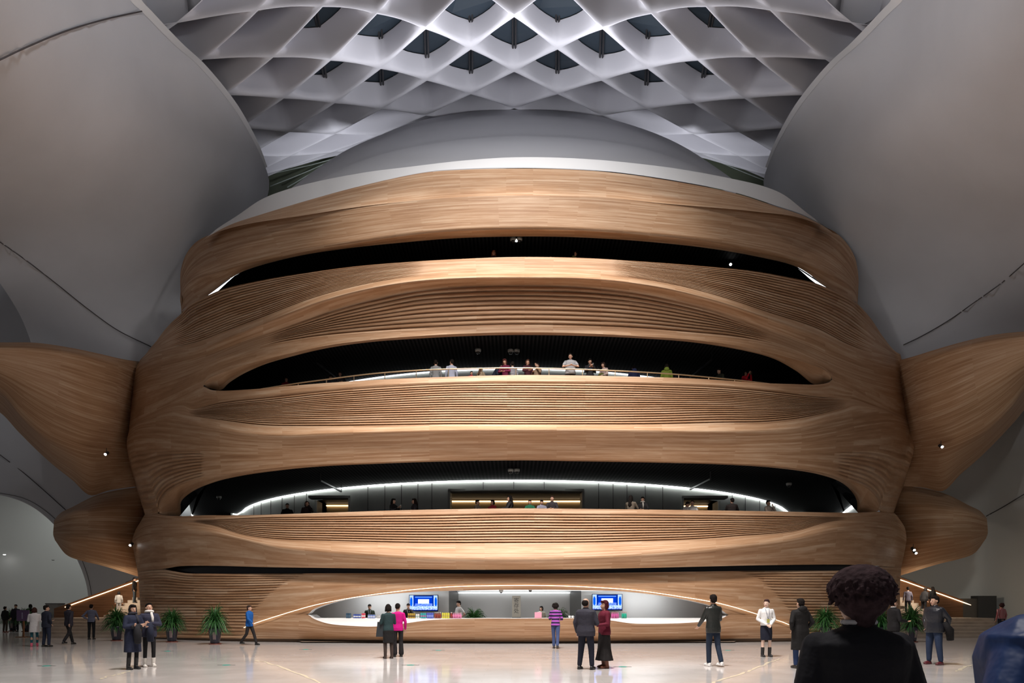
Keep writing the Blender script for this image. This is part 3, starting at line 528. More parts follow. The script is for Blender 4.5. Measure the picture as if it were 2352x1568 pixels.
def plate(name, g, z, k, m, dz=0.03, ins=0.0):
    W = w3(g); W = W[(W[:, 1] < 36)]; xt = max(-W[0, 0], W[-1, 0]); vs = []; n = len(W)
    for p in W: vs.append((p[0], p[1] + ins, p[2]))
    for p in W: vs.append((p[0] * (1 - .02 * min(1, abs(z - p[2]))), p[1] + ins + .04 + abs(z - p[2]) * (1.1 if z > p[2] else 0), z))
    for p in W: vs.append((p[0] / xt * k * 50, 50, z))
    fs = [(i, n + i, n + i + 1, i + 1) for i in range(n - 1)] + [(n + i, 2 * n + i, 2 * n + i + 1, n + i + 1) for i in range(n - 1)]
    o = mk(name, vs, fs, m, None, False); tag(o, kind='structure'); return o
Z4c, Z3c, Z2c = 17.25, 12.74, 7.46
Z4, Z3, Z2 = 15.15, 10.22, 4.42
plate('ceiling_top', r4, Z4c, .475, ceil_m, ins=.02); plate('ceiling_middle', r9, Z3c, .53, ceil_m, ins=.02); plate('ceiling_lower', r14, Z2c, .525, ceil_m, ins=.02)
def topcut(g, lo, hi): return g[(g[:, 0] > lo) & (g[:, 0] < hi)]
plate('floor_top', topcut(r5, 420, 1965), Z4, .475, SLAB, ins=.3); plate('floor_middle', topcut(r10, 475, 1905), Z3, .53, SLAB, ins=.3); plate('floor_lower', topcut(r15, 370, 2020), Z2, .525, SLAB, ins=.3)
# parapet tops (thickness)
for g, lo, hi in ((r5, 480, 1893), (r10, 478, 1905), (r15, 372, 2014)):
    q = topcut(g, lo, hi); W = w3(q); W2 = W + np.array([0, .32, 0]); n = len(W); mk('parapet_top', list(W) + list(W2), [(i, n + i, n + i + 1, i + 1) for i in range(n - 1)], WOOD, b2 if g is r5 else (b3 if g is r10 else b4), True, np.stack([np.r_[W[:, 0], W2[:, 0]], np.r_[W[:, 1], W2[:, 1]]], 1))
def curtain(name, pxs, z0, z1, m, r=DR, parent=None, kind='structure'):
    pts = [arcp(x, r) for x in pxs]; n = len(pts); o = mk(name, [(x, y, z0) for x, y in pts] + [(x, y, z1) for x, y in pts], [(i, i + 1, n + i + 1, n + i) for i in range(n - 1)], m, parent, True)
    if kind and not parent: tag(o, kind=kind)
    return o
def cove(pxs, z, m, lab, r=DR + .08, rad=.035):
    tag(MB().tube([(*arcp(x, r), z) for x in pxs], rad, 6).build('cove_light', m, None, True), lab, 'cove light')
# level two
W2 = empty('wall_lower_gallery'); tag(W2, kind='structure')
def seq(a, b, s=14): return list(np.linspace(a, b, max(2, int(abs(b - a) / s) + 1)))
for a, b in ((530, 725), (805, 1030), (1341, 1565), (1652, 1845)): curtain('wall_panel', seq(a, b), Z2, Z2c, GREYW, parent=W2)
def zat(py, D): return EYE + (HY - py) / F_PX * D
for a, b, z_ in ((725, 805, 6.95), (1030, 1341, zat(1126, 32.4)), (1565, 1652, 6.95)): curtain('lintel', seq(a, b), z_, Z2c, GREYW, parent=W2)
for x in (583, 600, 622, 648, 676, 704, 845, 884, 922, 960, 992, 1110, 1180, 1250, 1375, 1408, 1440, 1482, 1522, 1682, 1712, 1745, 1780):
    p = arcp(x, DR + .015); m0 = Z2 if not (1030 < x < 1341) else 7.02; MB().box(p[0] - .012, p[0] + .012, p[1] - .02, p[1], m0, Z2c).build('seam', SEAM, W2)
# portal frames and lit rooms behind
PG = mat('portal_grey', (0.36, 0.36, 0.34), 0.5); WARMW = mat('warm_room_wall', (0.50, 0.38, 0.22), 0.6)
for a, b, py, dd in ((1030, 1341, 1126, 4.2), (725, 805, 1132, 3.0), (1565, 1652, 1132, 3.0)):
    xa, ya = arcp(a); xb, yb = arcp(b); zt = zat(py, (ya + yb) / 2) if dd > 4 else 6.95
    m = MB(); m.box(xa - .02, xa + .09, ya - .12, ya + .9, Z2, zt); m.box(xb - .09, xb + .02, yb - .12, yb + .9, Z2, zt); m.box(xa, xb, min(ya, yb) - .12, min(ya, yb) + .5, zt - .06, zt + .06)
    fr = empty('door_%d' % (1 + int(a > 800) + int(a > 1400))); tag(fr, kind='structure'); m.build('door_frame', PG, fr)
    yy = max(ya, yb) + dd; ex = .6 if dd > 4 else .25
    mk('room_wall', [(xa - ex, yy, Z2), (xb + ex, yy, Z2), (xb + ex, yy, 7.2), (xa - ex, yy, 7.2)], [(0, 1, 2, 3)], WARMW, fr, False)
    mk('room_ceiling', [(xa, max(ya, yb) + .1, 7.22), (xb, max(ya, yb) + .1, 7.22), (xb + ex, yy, 7.22), (xa - ex, yy, 7.22)], [(0, 1, 2, 3)], BLACK, fr, False)
    MB().tube([(xa - ex, yy - .06, 7.12), (xb + ex, yy - .06, 7.12)], .03, 6).build('room_cove', LEDWARM, fr)
for x, y, D, lab in ((793, 1142, 37.5, 'small white exit sign hanging in the left gallery doorway'), (1571, 1136, 37.5, 'small white exit sign hanging in the right gallery doorway')):
    p = P(x, y, D - 2.2); r = empty('exit_sign', p); MB().box(-.16, .16, -.02, .02, -.07, .07).build('sign_panel', mat('sign_white', (.8, .8, .78), .5, emit=(1, 1, 1), es=.5), r); MB().box(-.1, -.09, -.005, .005, .07, .35).build('hanger', MULL, r); MB().box(.09, .1, -.005, .005, .07, .35).build('hanger', MULL, r); tag(r, lab, 'sign')
cove(seq(535, 1845, 10), Z2c - .05, LEDW, 'bright white cove line along the top of the lower gallery wall')
# level three
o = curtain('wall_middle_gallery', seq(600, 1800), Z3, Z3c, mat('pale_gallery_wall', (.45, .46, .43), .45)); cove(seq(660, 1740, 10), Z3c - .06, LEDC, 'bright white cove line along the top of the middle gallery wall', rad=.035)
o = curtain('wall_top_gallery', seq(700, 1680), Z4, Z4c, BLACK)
# lit white end walls seen at the tips of the openings
def endwall(pts, z0, z1, lab):
    n = len(pts); e = tag(mk('cove_glow_sheet', [(x, y, z0) for x, y in pts] + [(x, y, z1) for x, y in pts] + [(x * 1.004, y + .05, z0) for x, y in pts] + [(x * 1.004, y + .05, z1) for x, y in pts],
        [(i, i + 1, n + i + 1, n + i) for i in range(n - 1)] + [(2 * n + i + 1, 2 * n + i, 3 * n + i, 3 * n + i + 1) for i in range(n - 1)], LEDC, None, True), lab, 'light')
def raypt(px, D): return ((px - CX) / F_PX * D, D)
def onceil(px, py, z): D = (z - EYE) * F_PX / (HY - py); return raypt(px, D)
for ps, lab in (([(560,622),(538,634),(520,650),(502,667),(492,676),(465,684),(465,640),(500,625),(530,612)], 'glowing sheet drawn for the cove-lit white face at the left tip of the top opening'), ([(1824,609),(1842,624),(1860,640),(1876,652),(1884,660),(1908,668),(1912,630),(1880,612),(1850,600)], 'glowing sheet drawn for the cove-lit white face at the right tip of the top opening')):  # emissive sheets stand in for the front's inner face lit by a hidden cove
    pts = [onceil(x, y, Z4c - .03) for x, y in ps]; n_ = len(pts); tag(mk('cove_glow_sheet', [(x, y, Z4c - .03) for x, y in pts] + [(x, y, Z4c + .05) for x, y in pts], [tuple(range(n_)), tuple(range(2 * n_ - 1, n_ - 1, -1))] + [(i, (i + 1) % n_, n_ + (i + 1) % n_, n_ + i) for i in range(n_)], [LEDC, BLACK], None, False, None, [0] + [1] * (n_ + 1)), lab, 'light')
for za, zb, k_ in ((Z4, Z4c, .475), (Z3, Z3c, .53), (Z2, Z2c, .525)):  # black sheets added to keep outside light from leaking into the galleries
    for s_ in (-1, 1): tag(mk('light_block_end', [(s_ * k_ * 36.5, 36.5, za), (s_ * k_ * 50, 50, za), (s_ * k_ * 50, 50, zb), (s_ * k_ * 36.5, 36.5, zb)], [(0, 1, 2, 3)], BLACK, None, False), kind='structure')
    tag(mk('light_block_back', [(-k_ * 50, 50, za), (k_ * 50, 50, za), (k_ * 50, 50, zb), (-k_ * 50, 50, zb)], [(0, 1, 2, 3)], BLACK, None, False), kind='structure')
for ps, lab in (([(405,1140),(415,1156),(422,1165),(431,1175),(443,1185),(455,1192)], 'curved cove light over the white end wall at the left tip of the lowest opening'), ([(1980,1132),(1969,1148),(1962,1157),(1951,1166),(1940,1175),(1928,1184)], 'curved cove light over the white end wall at the right tip of the lowest opening')):
    pts = [onceil(x, y, Z2c - .02) for x, y in ps]; n_ = len(pts); w_ = mk('wall_end', [(x, y, Z2 + .1) for x, y in pts] + [(x, y, Z2c - .02) for x, y in pts], [(i, i + 1, n_ + i + 1, n_ + i) for i in range(n_ - 1)], WHITE, None, True); tag(w_, kind='structure'); tag(MB().tube([(x * .996, y - .05, Z2c - .08) for x, y in pts], .05, 6).build('cove_light', LEDW, None, True), lab, 'cove light')
# brass hand rail
hr = empty('hand_rail'); tag(hr, 'slim brass hand rail with posts on the middle balcony parapet', 'rail')
HP = [(600,893),(638,887),(690,879),(743,872),(855,858),(983,849),(1090,846),(1200,845),(1337,848),(1486,855),(1560,860),(1626,866),(1715,875),(1765,881),(1800,886)]
hc = crom(HP, 8)
def dpar(x): i = np.argmin(np.abs(r10[:, 0] - x)); return r10[i, 2] + .15, r10[i, 1]
MB().tube([P(x, y, dpar(x)[0]) for x, y in hc], .028, 8).build('rail', BRASS, hr, True)
for x in (685, 750, 813, 884, 956, 1030, 1107, 1185, 1261, 1338, 1413, 1487, 1559, 1628, 1687):
    y = np.interp(x, hc[:, 0], hc[:, 1]); D, yb = dpar(x); a = P(x, y, D); MB().tube([a, (a[0], a[1], zat(yb, D) - .04)], .018, 6).build('post', BRASS, hr)
# fittings on the black ceilings
CAMG = mat('camera_shell', (.45, .45, .43), .4); CAMB = mat('camera_glass', (.03, .03, .03), .1)
def domecam(x, y, z, lab, grp=None):
    X, Y = onceil(x, y, z); r = empty('dome_camera', (X, Y, z)); MB().lathe([(.0, 0), (.13, 0), (.13, -.08), (.10, -.12), (0, -.12)][::-1], n=14).build('housing', CAMG, r, True)
    MB().lathe([(.0, -.21), (.05, -.20), (.085, -.16), (.095, -.11), (0, -.11)], n=14).build('dome', CAMB, r, True); tag(r, lab, 'security camera', grp)
for x, s in ((1173, 'left'), (1187, 'right')):
    domecam(x, 803, Z3c, s + ' one of a pair of dome cameras on the middle gallery ceiling'); domecam(x, 1077, Z2c, s + ' one of a pair of dome cameras on the lower gallery ceiling'); domecam(x + 6, 547, Z4c, s + ' one of a pair of dome cameras under the topmost ceiling')
domecam(1098, 802, Z3c, 'single dome camera beside the pair on the middle gallery ceiling'); domecam(503, 1139, Z2c, 'dome camera at the left end of the lower gallery ceiling'); domecam(1812, 1109, Z2c, 'dome camera at the right end of the lower gallery ceiling')
for px, py, D, m_, lab in ((10, 1272, 45.5, BULB, 'tiny lit downlight on the pale wall at the far left'), (122, 1285, 45.8, MULL, 'small dark fitting on the pale wall at the far left')):
    p = P(px, py, D); r = empty('wall_light', p); MB().lathe([(0, -.03), (.09, -.03), (.11, .0), (0, .0)], n=12).build('rim', CAMG, r, True); MB().lathe([(0, -.05), (.07, -.05), (.07, -.03), (0, -.03)], n=12).build('lens', m_, r, True); tag(r, lab, 'light')
def spotl(p, lab, d=(0, -1, -.6), grp=None):
    r = empty('spotlight', p); d = Vector(d).normalized(); a = Vector((0, 0, 0)); MB().tube([a, d * -.22], .07, 10).build('can', MULL, r, True); MB().tube([d * .002, d * .012], .055, 10).build('lens', BULB, r, True)
    MB().tube([d * -.1, d * -.1 + Vector((0, 0, .25))], .012, 6).build('bracket', MULL, r); tag(r, lab, 'spotlight', grp)
spotl(P(242, 1043, 30.6), 'bright star-like spotlight under the left timber wing'); spotl(P(2164, 1026, 30.6), 'bright star-like spotlight under the right timber wing')
spotl(P(299, 1252, 32.6), 'small bright spotlight on the low left balcony pod'); spotl(P(2100, 1263, 32.4), 'small bright spotlight on the low right balcony pod, upper of the pair'); spotl(P(2104, 1270, 32.3), 'small bright spotlight on the low right balcony pod, lower of the pair')
spotl((*onceil(1678, 597, Z4c), Z4c - .2), 'bright spotlight on the black topmost ceiling, towards the right'); spotl((*onceil(1186, 547, Z4c), Z4c - .1), 'bright spotlight between the two topmost dome cameras')
def track(x0, y0, x1, y1, z, lab):
    a = onceil(x0, y0, z); b_ = onceil(x1, y1, z); r = empty('lighting_track'); MB().tube([(*a, z - .35), (*b_, z - .35)], .05, 4).build('bar', mat('track_black', (.03, .03, .032), .3), r)
    MB().tube([(*a, z), (*a, z - .35)], .02, 5).build('hanger', MULL, r); MB().tube([(*b_, z), (*b_, z - .35)], .02, 5).build('hanger', MULL, r); tag(r, lab, 'lighting track')
track(727, 815, 778, 856, Z3c, 'slanting black light track on the middle ceiling, left side'); track(1585, 850, 1635, 808, Z3c, 'slanting black light track on the middle ceiling, right side')
track(736, 1086, 784, 1112, Z2c, 'slanting black light track on the lower ceiling, left side'); track(1585, 1107, 1632, 1082, Z2c, 'slanting black light track on the lower ceiling, right side')
track(625, 614, 652, 633, Z4c, 'slanting black light track under the top ceiling, left side'); track(1720, 618, 1752, 600, Z4c, 'slanting black light track under the top ceiling, right side')
# ---------------------------------------------------------------- reception alcove
al = empty('wall_reception'); tag(al, kind='structure')
GW = mat('reception_wall', (.46, .46, .45), .5)
def wallq(name, xa, ya, xb, yb, z0, z1, m): mk(name, [(xa, ya, z0), (xb, yb, z0), (xb, yb, z1), (xa, ya, z1)], [(0, 1, 2, 3)], m, al, False)
xs = lambda px, D: (px - CX) / F_PX * D
wallq('side_wall', xs(640, 29.5), 29.5, xs(1031, 30), 30, 0, 2.2, GW); wallq('side_wall', xs(1335, 30), 30, xs(1720, 29.5), 29.5, 0, 2.2, GW)
wallq('centre_wall', xs(1050, 31.5), 31.5, xs(1312, 31.5), 31.5, 0, 2.2, GW)
DG = mat('dark_pillar', (.11, .11, .105), .5)
wallq('return_wall', xs(1031, 30), 30, xs(1053, 31.5), 31.5, 0, 2.12, DG); wallq('return_wall', xs(1309, 31.5), 31.5, xs(1335, 30), 30, 0, 2.12, DG)
mk('alcove_ceiling', [(xs(680, 28.1), 28.1, 2.22), (xs(1690, 28.1), 28.1, 2.22), (xs(1720, 32), 32, 2.22), (xs(640, 32), 32, 2.22)], [(0, 1, 2, 3)], WHITE, al, False)
mk('alcove_floor', [(xs(690, 27.4), 27.6, .05), (xs(1690, 27.4), 27.6, .05), (xs(1720, 32), 32, .05), (xs(640, 32), 32, .05)], [(0, 1, 2, 3)], STONE, al, False)
MB().box(-5.2, 5.3, 28.2, 28.34, 2.13, 2.19).build('ceiling_cove', LEDC, al)
MB().box(xs(1053, 31.4), xs(1309, 31.4), 31.3, 31.44, 2.08, 2.12).build('wall_cove', LEDC, al); MB().box(xs(740, 29.7), xs(1031, 29.7), 29.62, 29.72, 2.15, 2.19).box(xs(1335, 29.7), xs(1620, 29.7), 29.62, 29.72, 2.15, 2.19).build('wall_cove', LEDC, al)
# screens showing a concert stage
sm = bpy.data.materials.new('screen_picture'); sm.use_nodes = True; nt = sm.node_tree; N = nt.nodes.new; L = nt.links.new
for nn in list(nt.nodes): nt.nodes.remove(nn)
out = N('ShaderNodeOutputMaterial'); em = N('ShaderNodeEmission'); em.inputs['Strength'].default_value = 1.6; L(em.outputs[0], out.inputs[0])
at = N('ShaderNodeVertexColor'); at.layer_name = 'pic'; L(at.outputs[0], em.inputs[0])
def screen(px0, px1, py0, py1, D, lab):
    a = P(px0, py0, D); c = P(px1, py1, D); r = empty('wall_screen', ((a[0] + c[0]) / 2, D, (a[2] + c[2]) / 2)); w_, h_ = (c[0] - a[0]) / 2, (a[2] - c[2]) / 2
    MB().box(-w_ - .03, w_ + .03, -.02, .05, -h_ - .04, h_ + .03).build('bezel', mat('bezel', (.01, .01, .012), .3), r)
    nx, nz = 84, 46; vs = [(-w_ + 2 * w_ * i / nx, -.03, -h_ + 2 * h_ * j / nz) for j in range(nz + 1) for i in range(nx + 1)]; fs = [(j * (nx + 1) + i, j * (nx + 1) + i + 1, (j + 1) * (nx + 1) + i + 1, (j + 1) * (nx + 1) + i) for j in range(nz) for i in range(nx)]
    o = mk('display', vs, fs, sm, r, False); ca = o.data.color_attributes.new('pic', 'FLOAT_COLOR', 'POINT'); rr = random.Random(3); buf = []
    for x, _, z in vs:
        u = x / w_; v = z / h_; c_ = (.0, .03, .45)
        if v > .72: c_ = (.10, .25, .9) if v < .84 else (.0, .01, .12)
        if abs(u) > .72:
            c_ = (.35, .5, 1.0)
            if ((abs(u) - .88) / .09) ** 2 + ((v - .15) / .62) ** 2 < 1: c_ = (.0, .08, .8)
        elif abs(u) > .6: c_ = (.0, .02, .25)
        if abs(u) < .4 and -.05 < v < .52: c_ = (.75, .9, 1.0)
        if v < -.05 and abs(u) < .62: c_ = (.02, .08, .7) if rr.random() < .6 else (.25, .4, .95)
        if v < -.42: c_ = (.15, .3, .95) if rr.random() < .55 else (.6, .75, 1.0)
        if v < -.72: c_ = (.5, .65, 1.0) if rr.random() < .5 else (.02, .05, .5)
        if v < -.88: c_ = (.0, .01, .15)
        buf += [*c_, 1]
    ca.data.foreach_set('color', buf); tag(r, lab, 'screen', 'wall screens')
screen(941, 1005, 1367, 1402, 29.6, 'wall screen with a blue concert stage, at the left end of the reception wall')
screen(1361, 1428, 1365, 1400, 29.6, 'wall screen with a blue concert stage, behind the couple at the counter')
# cloakroom sign
a = P(1186, 1395, 30.6); r = empty('cloakroom_sign', (a[0], a[1], 1.0)); hh = .95
MB().box(-.19, .19, -.02, .02, 0, hh).build('sign_board', mat('sign_taupe', (.30, .27, .22), .5), r)
MB().box(-.19, .19, -.12, .12, -1.0, 0).build('stand', DG, r)
for k, ch in enumerate('寄存处'):
    cu = bpy.data.curves.new('t', 'FONT'); cu.body = ch; cu.size = .24; cu.align_x = 'CENTER'; cu.extrude = .003; to = bpy.data.objects.new('t', cu); COL.objects.link(to)
    bpy.context.view_layer.update(); me = bpy.data.meshes.new_from_object(to.evaluated_get(bpy.context.evaluated_depsgraph_get())); bpy.data.objects.remove(to)
    q = bpy.data.objects.new('character', me); COL.objects.link(q); me.materials.clear(); me.materials.append(mat('ink', (.03, .025, .02), .5)); q.parent = r; q.location = (0, -.027, hh - .29 - k * .235); q.rotation_euler = (R(90), 0, 0)
tag(r, 'tall taupe sign with dark vertical Chinese characters behind the counter', 'sign')
# small cameras hanging under the arch
for px, py, lab in ((1151, 1357, 'dome camera hanging under the arch above the counter'), (1218, 1354, 'small black camera beside the dome camera under the arch')):
    p = P(px, py - 1, 27.6); q = empty('dome_camera', p); MB().lathe([(0, -.07), (.06, -.06), (.09, -.01), (.09, .05), (0, .05)], n=12).build('housing', CAMG if px < 1200 else DG, q, True); MB().lathe([(0, -.11), (.05, -.09), (.06, -.05), (0, -.05)], n=12).build('dome', CAMB, q, True); tag(q, lab, 'security camera')
# ---------------------------------------------------------------- stairs with timber balustrades
for side, mx_ in ((0, lambda x: x), (1, lambda x: 2392 - x)):
    lr = 'left' if side == 0 else 'right'
    bal = empty('stair_balustrade'); tag(bal, 'sloping timber stair balustrade with a warm light line at the ' + lr + ' of the drum', 'balustrade', 'stair balustrades')
    tp = crom([(345,1319,36.6),(322,1326,36.6),(280,1341,36.7),(230,1359,36.9),(180,1377,37.1),(150,1388,37.2),(124,1397,37.4)], 6)
    T = [P(mx_(x), y, D) for x, y, D in tp]; n = len(T); vs = []; 
    for t in T: vs += [tuple(t), (t[0], t[1] + .18, t[2]), (t[0], t[1] + .18, 0), (t[0], t[1], 0)]
    fs = [(0, 1, 2, 3), (4 * n - 1, 4 * n - 2, 4 * n - 3, 4 * n - 4)]
    for i in range(n - 1):
        for k in range(4): fs.append((4 * i + k, 4 * i + 4 + k, 4 * i + 4 + (k + 1) % 4, 4 * i + (k + 1) % 4))
    uv = [(i * .3, (v[2])) for i, v in [(j // 4, vs[j]) for j in range(len(vs))]]
    mk('panel', vs, fs, WOODD, bal, False, uv)
    MB().tube([(t[0], t[1] - .03, t[2] - .14) for t in T[:-6]], .022, 6).build('light_line', LEDWARM, bal, True)
    MB().tube([(t[0], t[1] + .05, t[2] + .03) for t in T[:12]], .03, 6).build('cap', CHROME, bal, True)
    st = empty('staircase'); tag(st, 'pale stone staircase rising behind the plants at the ' + lr + ' of the drum', 'staircase', 'lobby staircases')
    for i in range(6):
        D = 31.7 + i * .38; xa = (mx_(150 + 4 * i) - CX) / F_PX * (D + 2); xb = (mx_(345) - CX) / F_PX * D; MB().box(min(xa, xb), max(xa, xb), D, 36.4, i * .15, (i + 1) * .15).build('step', STONE, st)
    for i in range(7):
        D = 34.0 + i * .3; xa = (mx_(238 + 11 * i) - CX) / F_PX * D; xb = (mx_(350) - CX) / F_PX * D; MB().box(min(xa, xb), max(xa, xb), D, 36.4, .9 + i * .15, .9 + (i + 1) * .15).build('step', STONE, st)
    lamp('AREA', 'stair_light', ((mx_(270) - CX) / F_PX * 34, 34.0, 2.9), ((mx_(262) - CX) / F_PX * 35, 34.8, 1.2), 60, (1, .88, .72), .5)
# dark reception box and grey cabinet by the right wall
r = empty('cabinet', (P(2262, 1392, 37.2)[0], 37.2, 0)); MB().box(-.5, .5, -.2, .4, 0, 2.05).build('body', mat('cab_dark', (.04, .04, .04), .5), r); MB().box(-1.5, -.5, -.1, .4, 0, 1.9).build('side_unit', mat('cab_brown', (.10, .085, .07), .5), r); tag(r, 'dark cabinet against the pale wall beyond the right stairs', 'cabinet')
r = empty('metal_bin', (P(124, 1400, 39)[0] - .2, 39.4, 0)); MB().box(-.35, .35, -.3, .3, 0, 1.6).build('body', mat('bin_grey', (.25, .25, .24), .5), r); MB().box(-.37, .37, -.32, .32, 1.6, 1.66).build('lid', mat('bin_lid', (.15, .15, .15), .4), r); tag(r, 'grey metal cabinet behind the lower end of the left stair balustrade', 'cabinet')

for _x in (-5, 0, 5): lamp('AREA', 'alcove_fill', (_x, 29.0, 2.1), (_x, 29.4, 0), 45, (.95, .97, 1), 3, size_y=.3)  # area lamps added to brighten the alcove beyond its coves
# ---------------------------------------------------------------- people
TMP = bpy.data.scenes.new('tmp_scene')
def remesh(name, mb, m, vox, smooth_it=2, rot=None):
    me = bpy.data.meshes.new(name); me.from_pydata(mb.v, [], mb.f); me.update(); o = bpy.data.objects.new(name, me); TMP.collection.objects.link(o)
    md = o.modifiers.new('r', 'REMESH'); md.mode = 'VOXEL'; md.voxel_size = vox; md.use_smooth_shade = True
    s = o.modifiers.new('s', 'SMOOTH'); s.factor = .5; s.iterations = smooth_it
    vl = TMP.view_layers[0]; vl.update(); dg = vl.depsgraph; n = bpy.data.meshes.new_from_object(o.evaluated_get(dg)); bpy.data.objects.remove(o); bpy.data.meshes.remove(me)
    n.name = name; n.materials.clear()
    for x in (m if isinstance(m, (list, tuple)) else [m]): n.materials.append(x)
    return n
def cone(mb, a, b, ra, rb, n=10):
    a = Vector(a); b = Vector(b); d = (b - a); L_ = max(d.length, 1e-4); d /= L_; pts = []; rs = []
    for t in (-.98, -.8, -.45): pts.append(a + d * (ra * t)); rs.append(ra * math.sqrt(1 - t * t))
    pts += [a, b]; rs += [ra, rb]
    for t in (.45, .8, .98): pts.append(b + d * (rb * t)); rs.append(rb * math.sqrt(1 - t * t))
    mb.tube(pts, rs, n)
def ell(mb, c, r, n=14, rot=None):
    vs = []; fs = []; k = n // 2 + 1
    prof = [math.pi * (i + .0) / k for i in range(1, k)]
    for th in prof:
        for j in range(n):
            ph = 2 * math.pi * j / n; v = Vector((r[0] * math.sin(th) * math.cos(ph), r[1] * math.sin(th) * math.sin(ph), r[2] * math.cos(th)))
            if rot: v = rot @ v
            vs.append(Vector(c) + v)
    for i in range(len(prof) - 1):
        for j in range(n): fs.append((i * n + j, (i + 1) * n + j, (i + 1) * n + (j + 1) % n, i * n + (j + 1) % n))
    fs.append(tuple(range(n))); fs.append(tuple(range((len(prof)) * n - 1, (len(prof) - 1) * n - 1, -1))); mb.add(vs, fs)
def rings(mb, rs, T=lambda v: v, n=18, e=2.3):
    vs = []; fs = []
    for z, rx, ry, cy in rs:
        for j in range(n):
            t = 2 * math.pi * j / n; c, s = math.cos(t), math.sin(t); vs.append(T(Vector((rx * math.copysign(abs(c) ** (2 / e), c), cy + ry * math.copysign(abs(s) ** (2 / e), s), z))))
    for i in range(len(rs) - 1):
        for j in range(n): fs.append((i * n + j, i * n + (j + 1) % n, (i + 1) * n + (j + 1) % n, (i + 1) * n + j))
    fs.append(tuple(range(n - 1, -1, -1))); fs.append(tuple(range((len(rs) - 1) * n, len(rs) * n))); mb.add(vs, fs)
ARM = {'down': ((.235,.03,1.12),(.245,-.04,.88)), 'front': ((.25,.02,1.12),(.05,-.20,.95)), 'crossed': ((.245,-.06,1.13),(-.05,-.23,1.17)), 'phone': ((.22,-.04,1.12),(.07,-.27,1.27)),
       'camera': ((.25,-.18,1.22),(.10,-.24,1.50)), 'rail': ((.26,-.14,1.14),(.09,-.36,1.11)), 'pocket': ((.27,.07,1.13),(.20,-.05,.96)), 'swingF': ((.235,-.08,1.13),(.22,-.27,.96)), 'swingB': ((.24,.14,1.14),(.22,.17,.90)),
       'hip': ((.37,.08,1.13),(.20,.0,1.0)), 'hold': ((.24,-.02,1.11),(.16,-.27,1.08)), 'chin': ((.22,-.22,1.15),(.06,-.20,1.42)), 'wide': ((.29,.03,1.12),(.33,-.02,.88))}
SKIN = mat('skin', (.56, .33, .23), .5); LIP = mat('lips', (.42, .12, .10), .5); EYE_M = mat('eye_dark', (.03, .02, .015), .3)
MC = {}
def cm(col, rough=.8, stripe=None, plaid=None, quilt=None, key=''):
    k = (col, rough, stripe, plaid, quilt)
    if k in MC: return MC[k]
    m = mat('cloth' + key, col, rough, spec=.25 if rough > .5 else .5); MC[k] = m; nt = m.node_tree; b = nt.nodes['Principled BSDF']; N = nt.nodes.new; L = nt.links.new
    tc = N('ShaderNodeTexCoord')
    if stripe or plaid or quilt:
        mp = N('ShaderNodeMapping'); L(tc.outputs['Object'], mp.inputs[0]); wv = N('ShaderNodeTexWave'); wv.bands_direction = 'Z'; wv.inputs['Scale'].default_value = (stripe or plaid or quilt)[1]; wv.inputs['Distortion'].default_value = .6 if stripe else 0; L(mp.outputs[0], wv.inputs[0])
        rp = N('ShaderNodeValToRGB'); rp.color_ramp.elements[0].position = .46; rp.color_ramp.elements[1].position = .54; L(wv.outputs['Fac'], rp.inputs[0]); fac = rp.outputs[0]
        if plaid:
            w2 = N('ShaderNodeTexWave'); w2.bands_direction = 'X'; w2.inputs['Scale'].default_value = plaid[1]; L(mp.outputs[0], w2.inputs[0]); mm = N('ShaderNodeMath'); mm.operation = 'MULTIPLY'; L(fac, mm.inputs[0]); L(w2.outputs['Fac'], mm.inputs[1]); fac = mm.outputs[0]
        mx = N('ShaderNodeMix'); mx.data_type = 'RGBA'; mx.inputs[6].default_value = (*col, 1); mx.inputs[7].default_value = (*(stripe or plaid or quilt)[0], 1); L(fac, mx.inputs[0]); L(mx.outputs[2], b.inputs['Base Color'])
    n = N('ShaderNodeTexNoise'); n.inputs['Scale'].default_value = 9; n.inputs['Detail'].default_value = 3; L(tc.outputs['Object'], n.inputs[0]); bp = N('ShaderNodeBump'); bp.inputs['Strength'].default_value = .5; bp.inputs['Distance'].default_value = .03; L(n.outputs[0], bp.inputs['Height']); L(bp.outputs[0], b.inputs['Normal'])
    return m
HAIRC = {}
def hairm(c):
    if c not in HAIRC: HAIRC[c] = mat('hair', c, .85, spec=.12, noise=(30, .4), bump=.6)
    return HAIRC[c]
BLK = (.010, .009, .010)
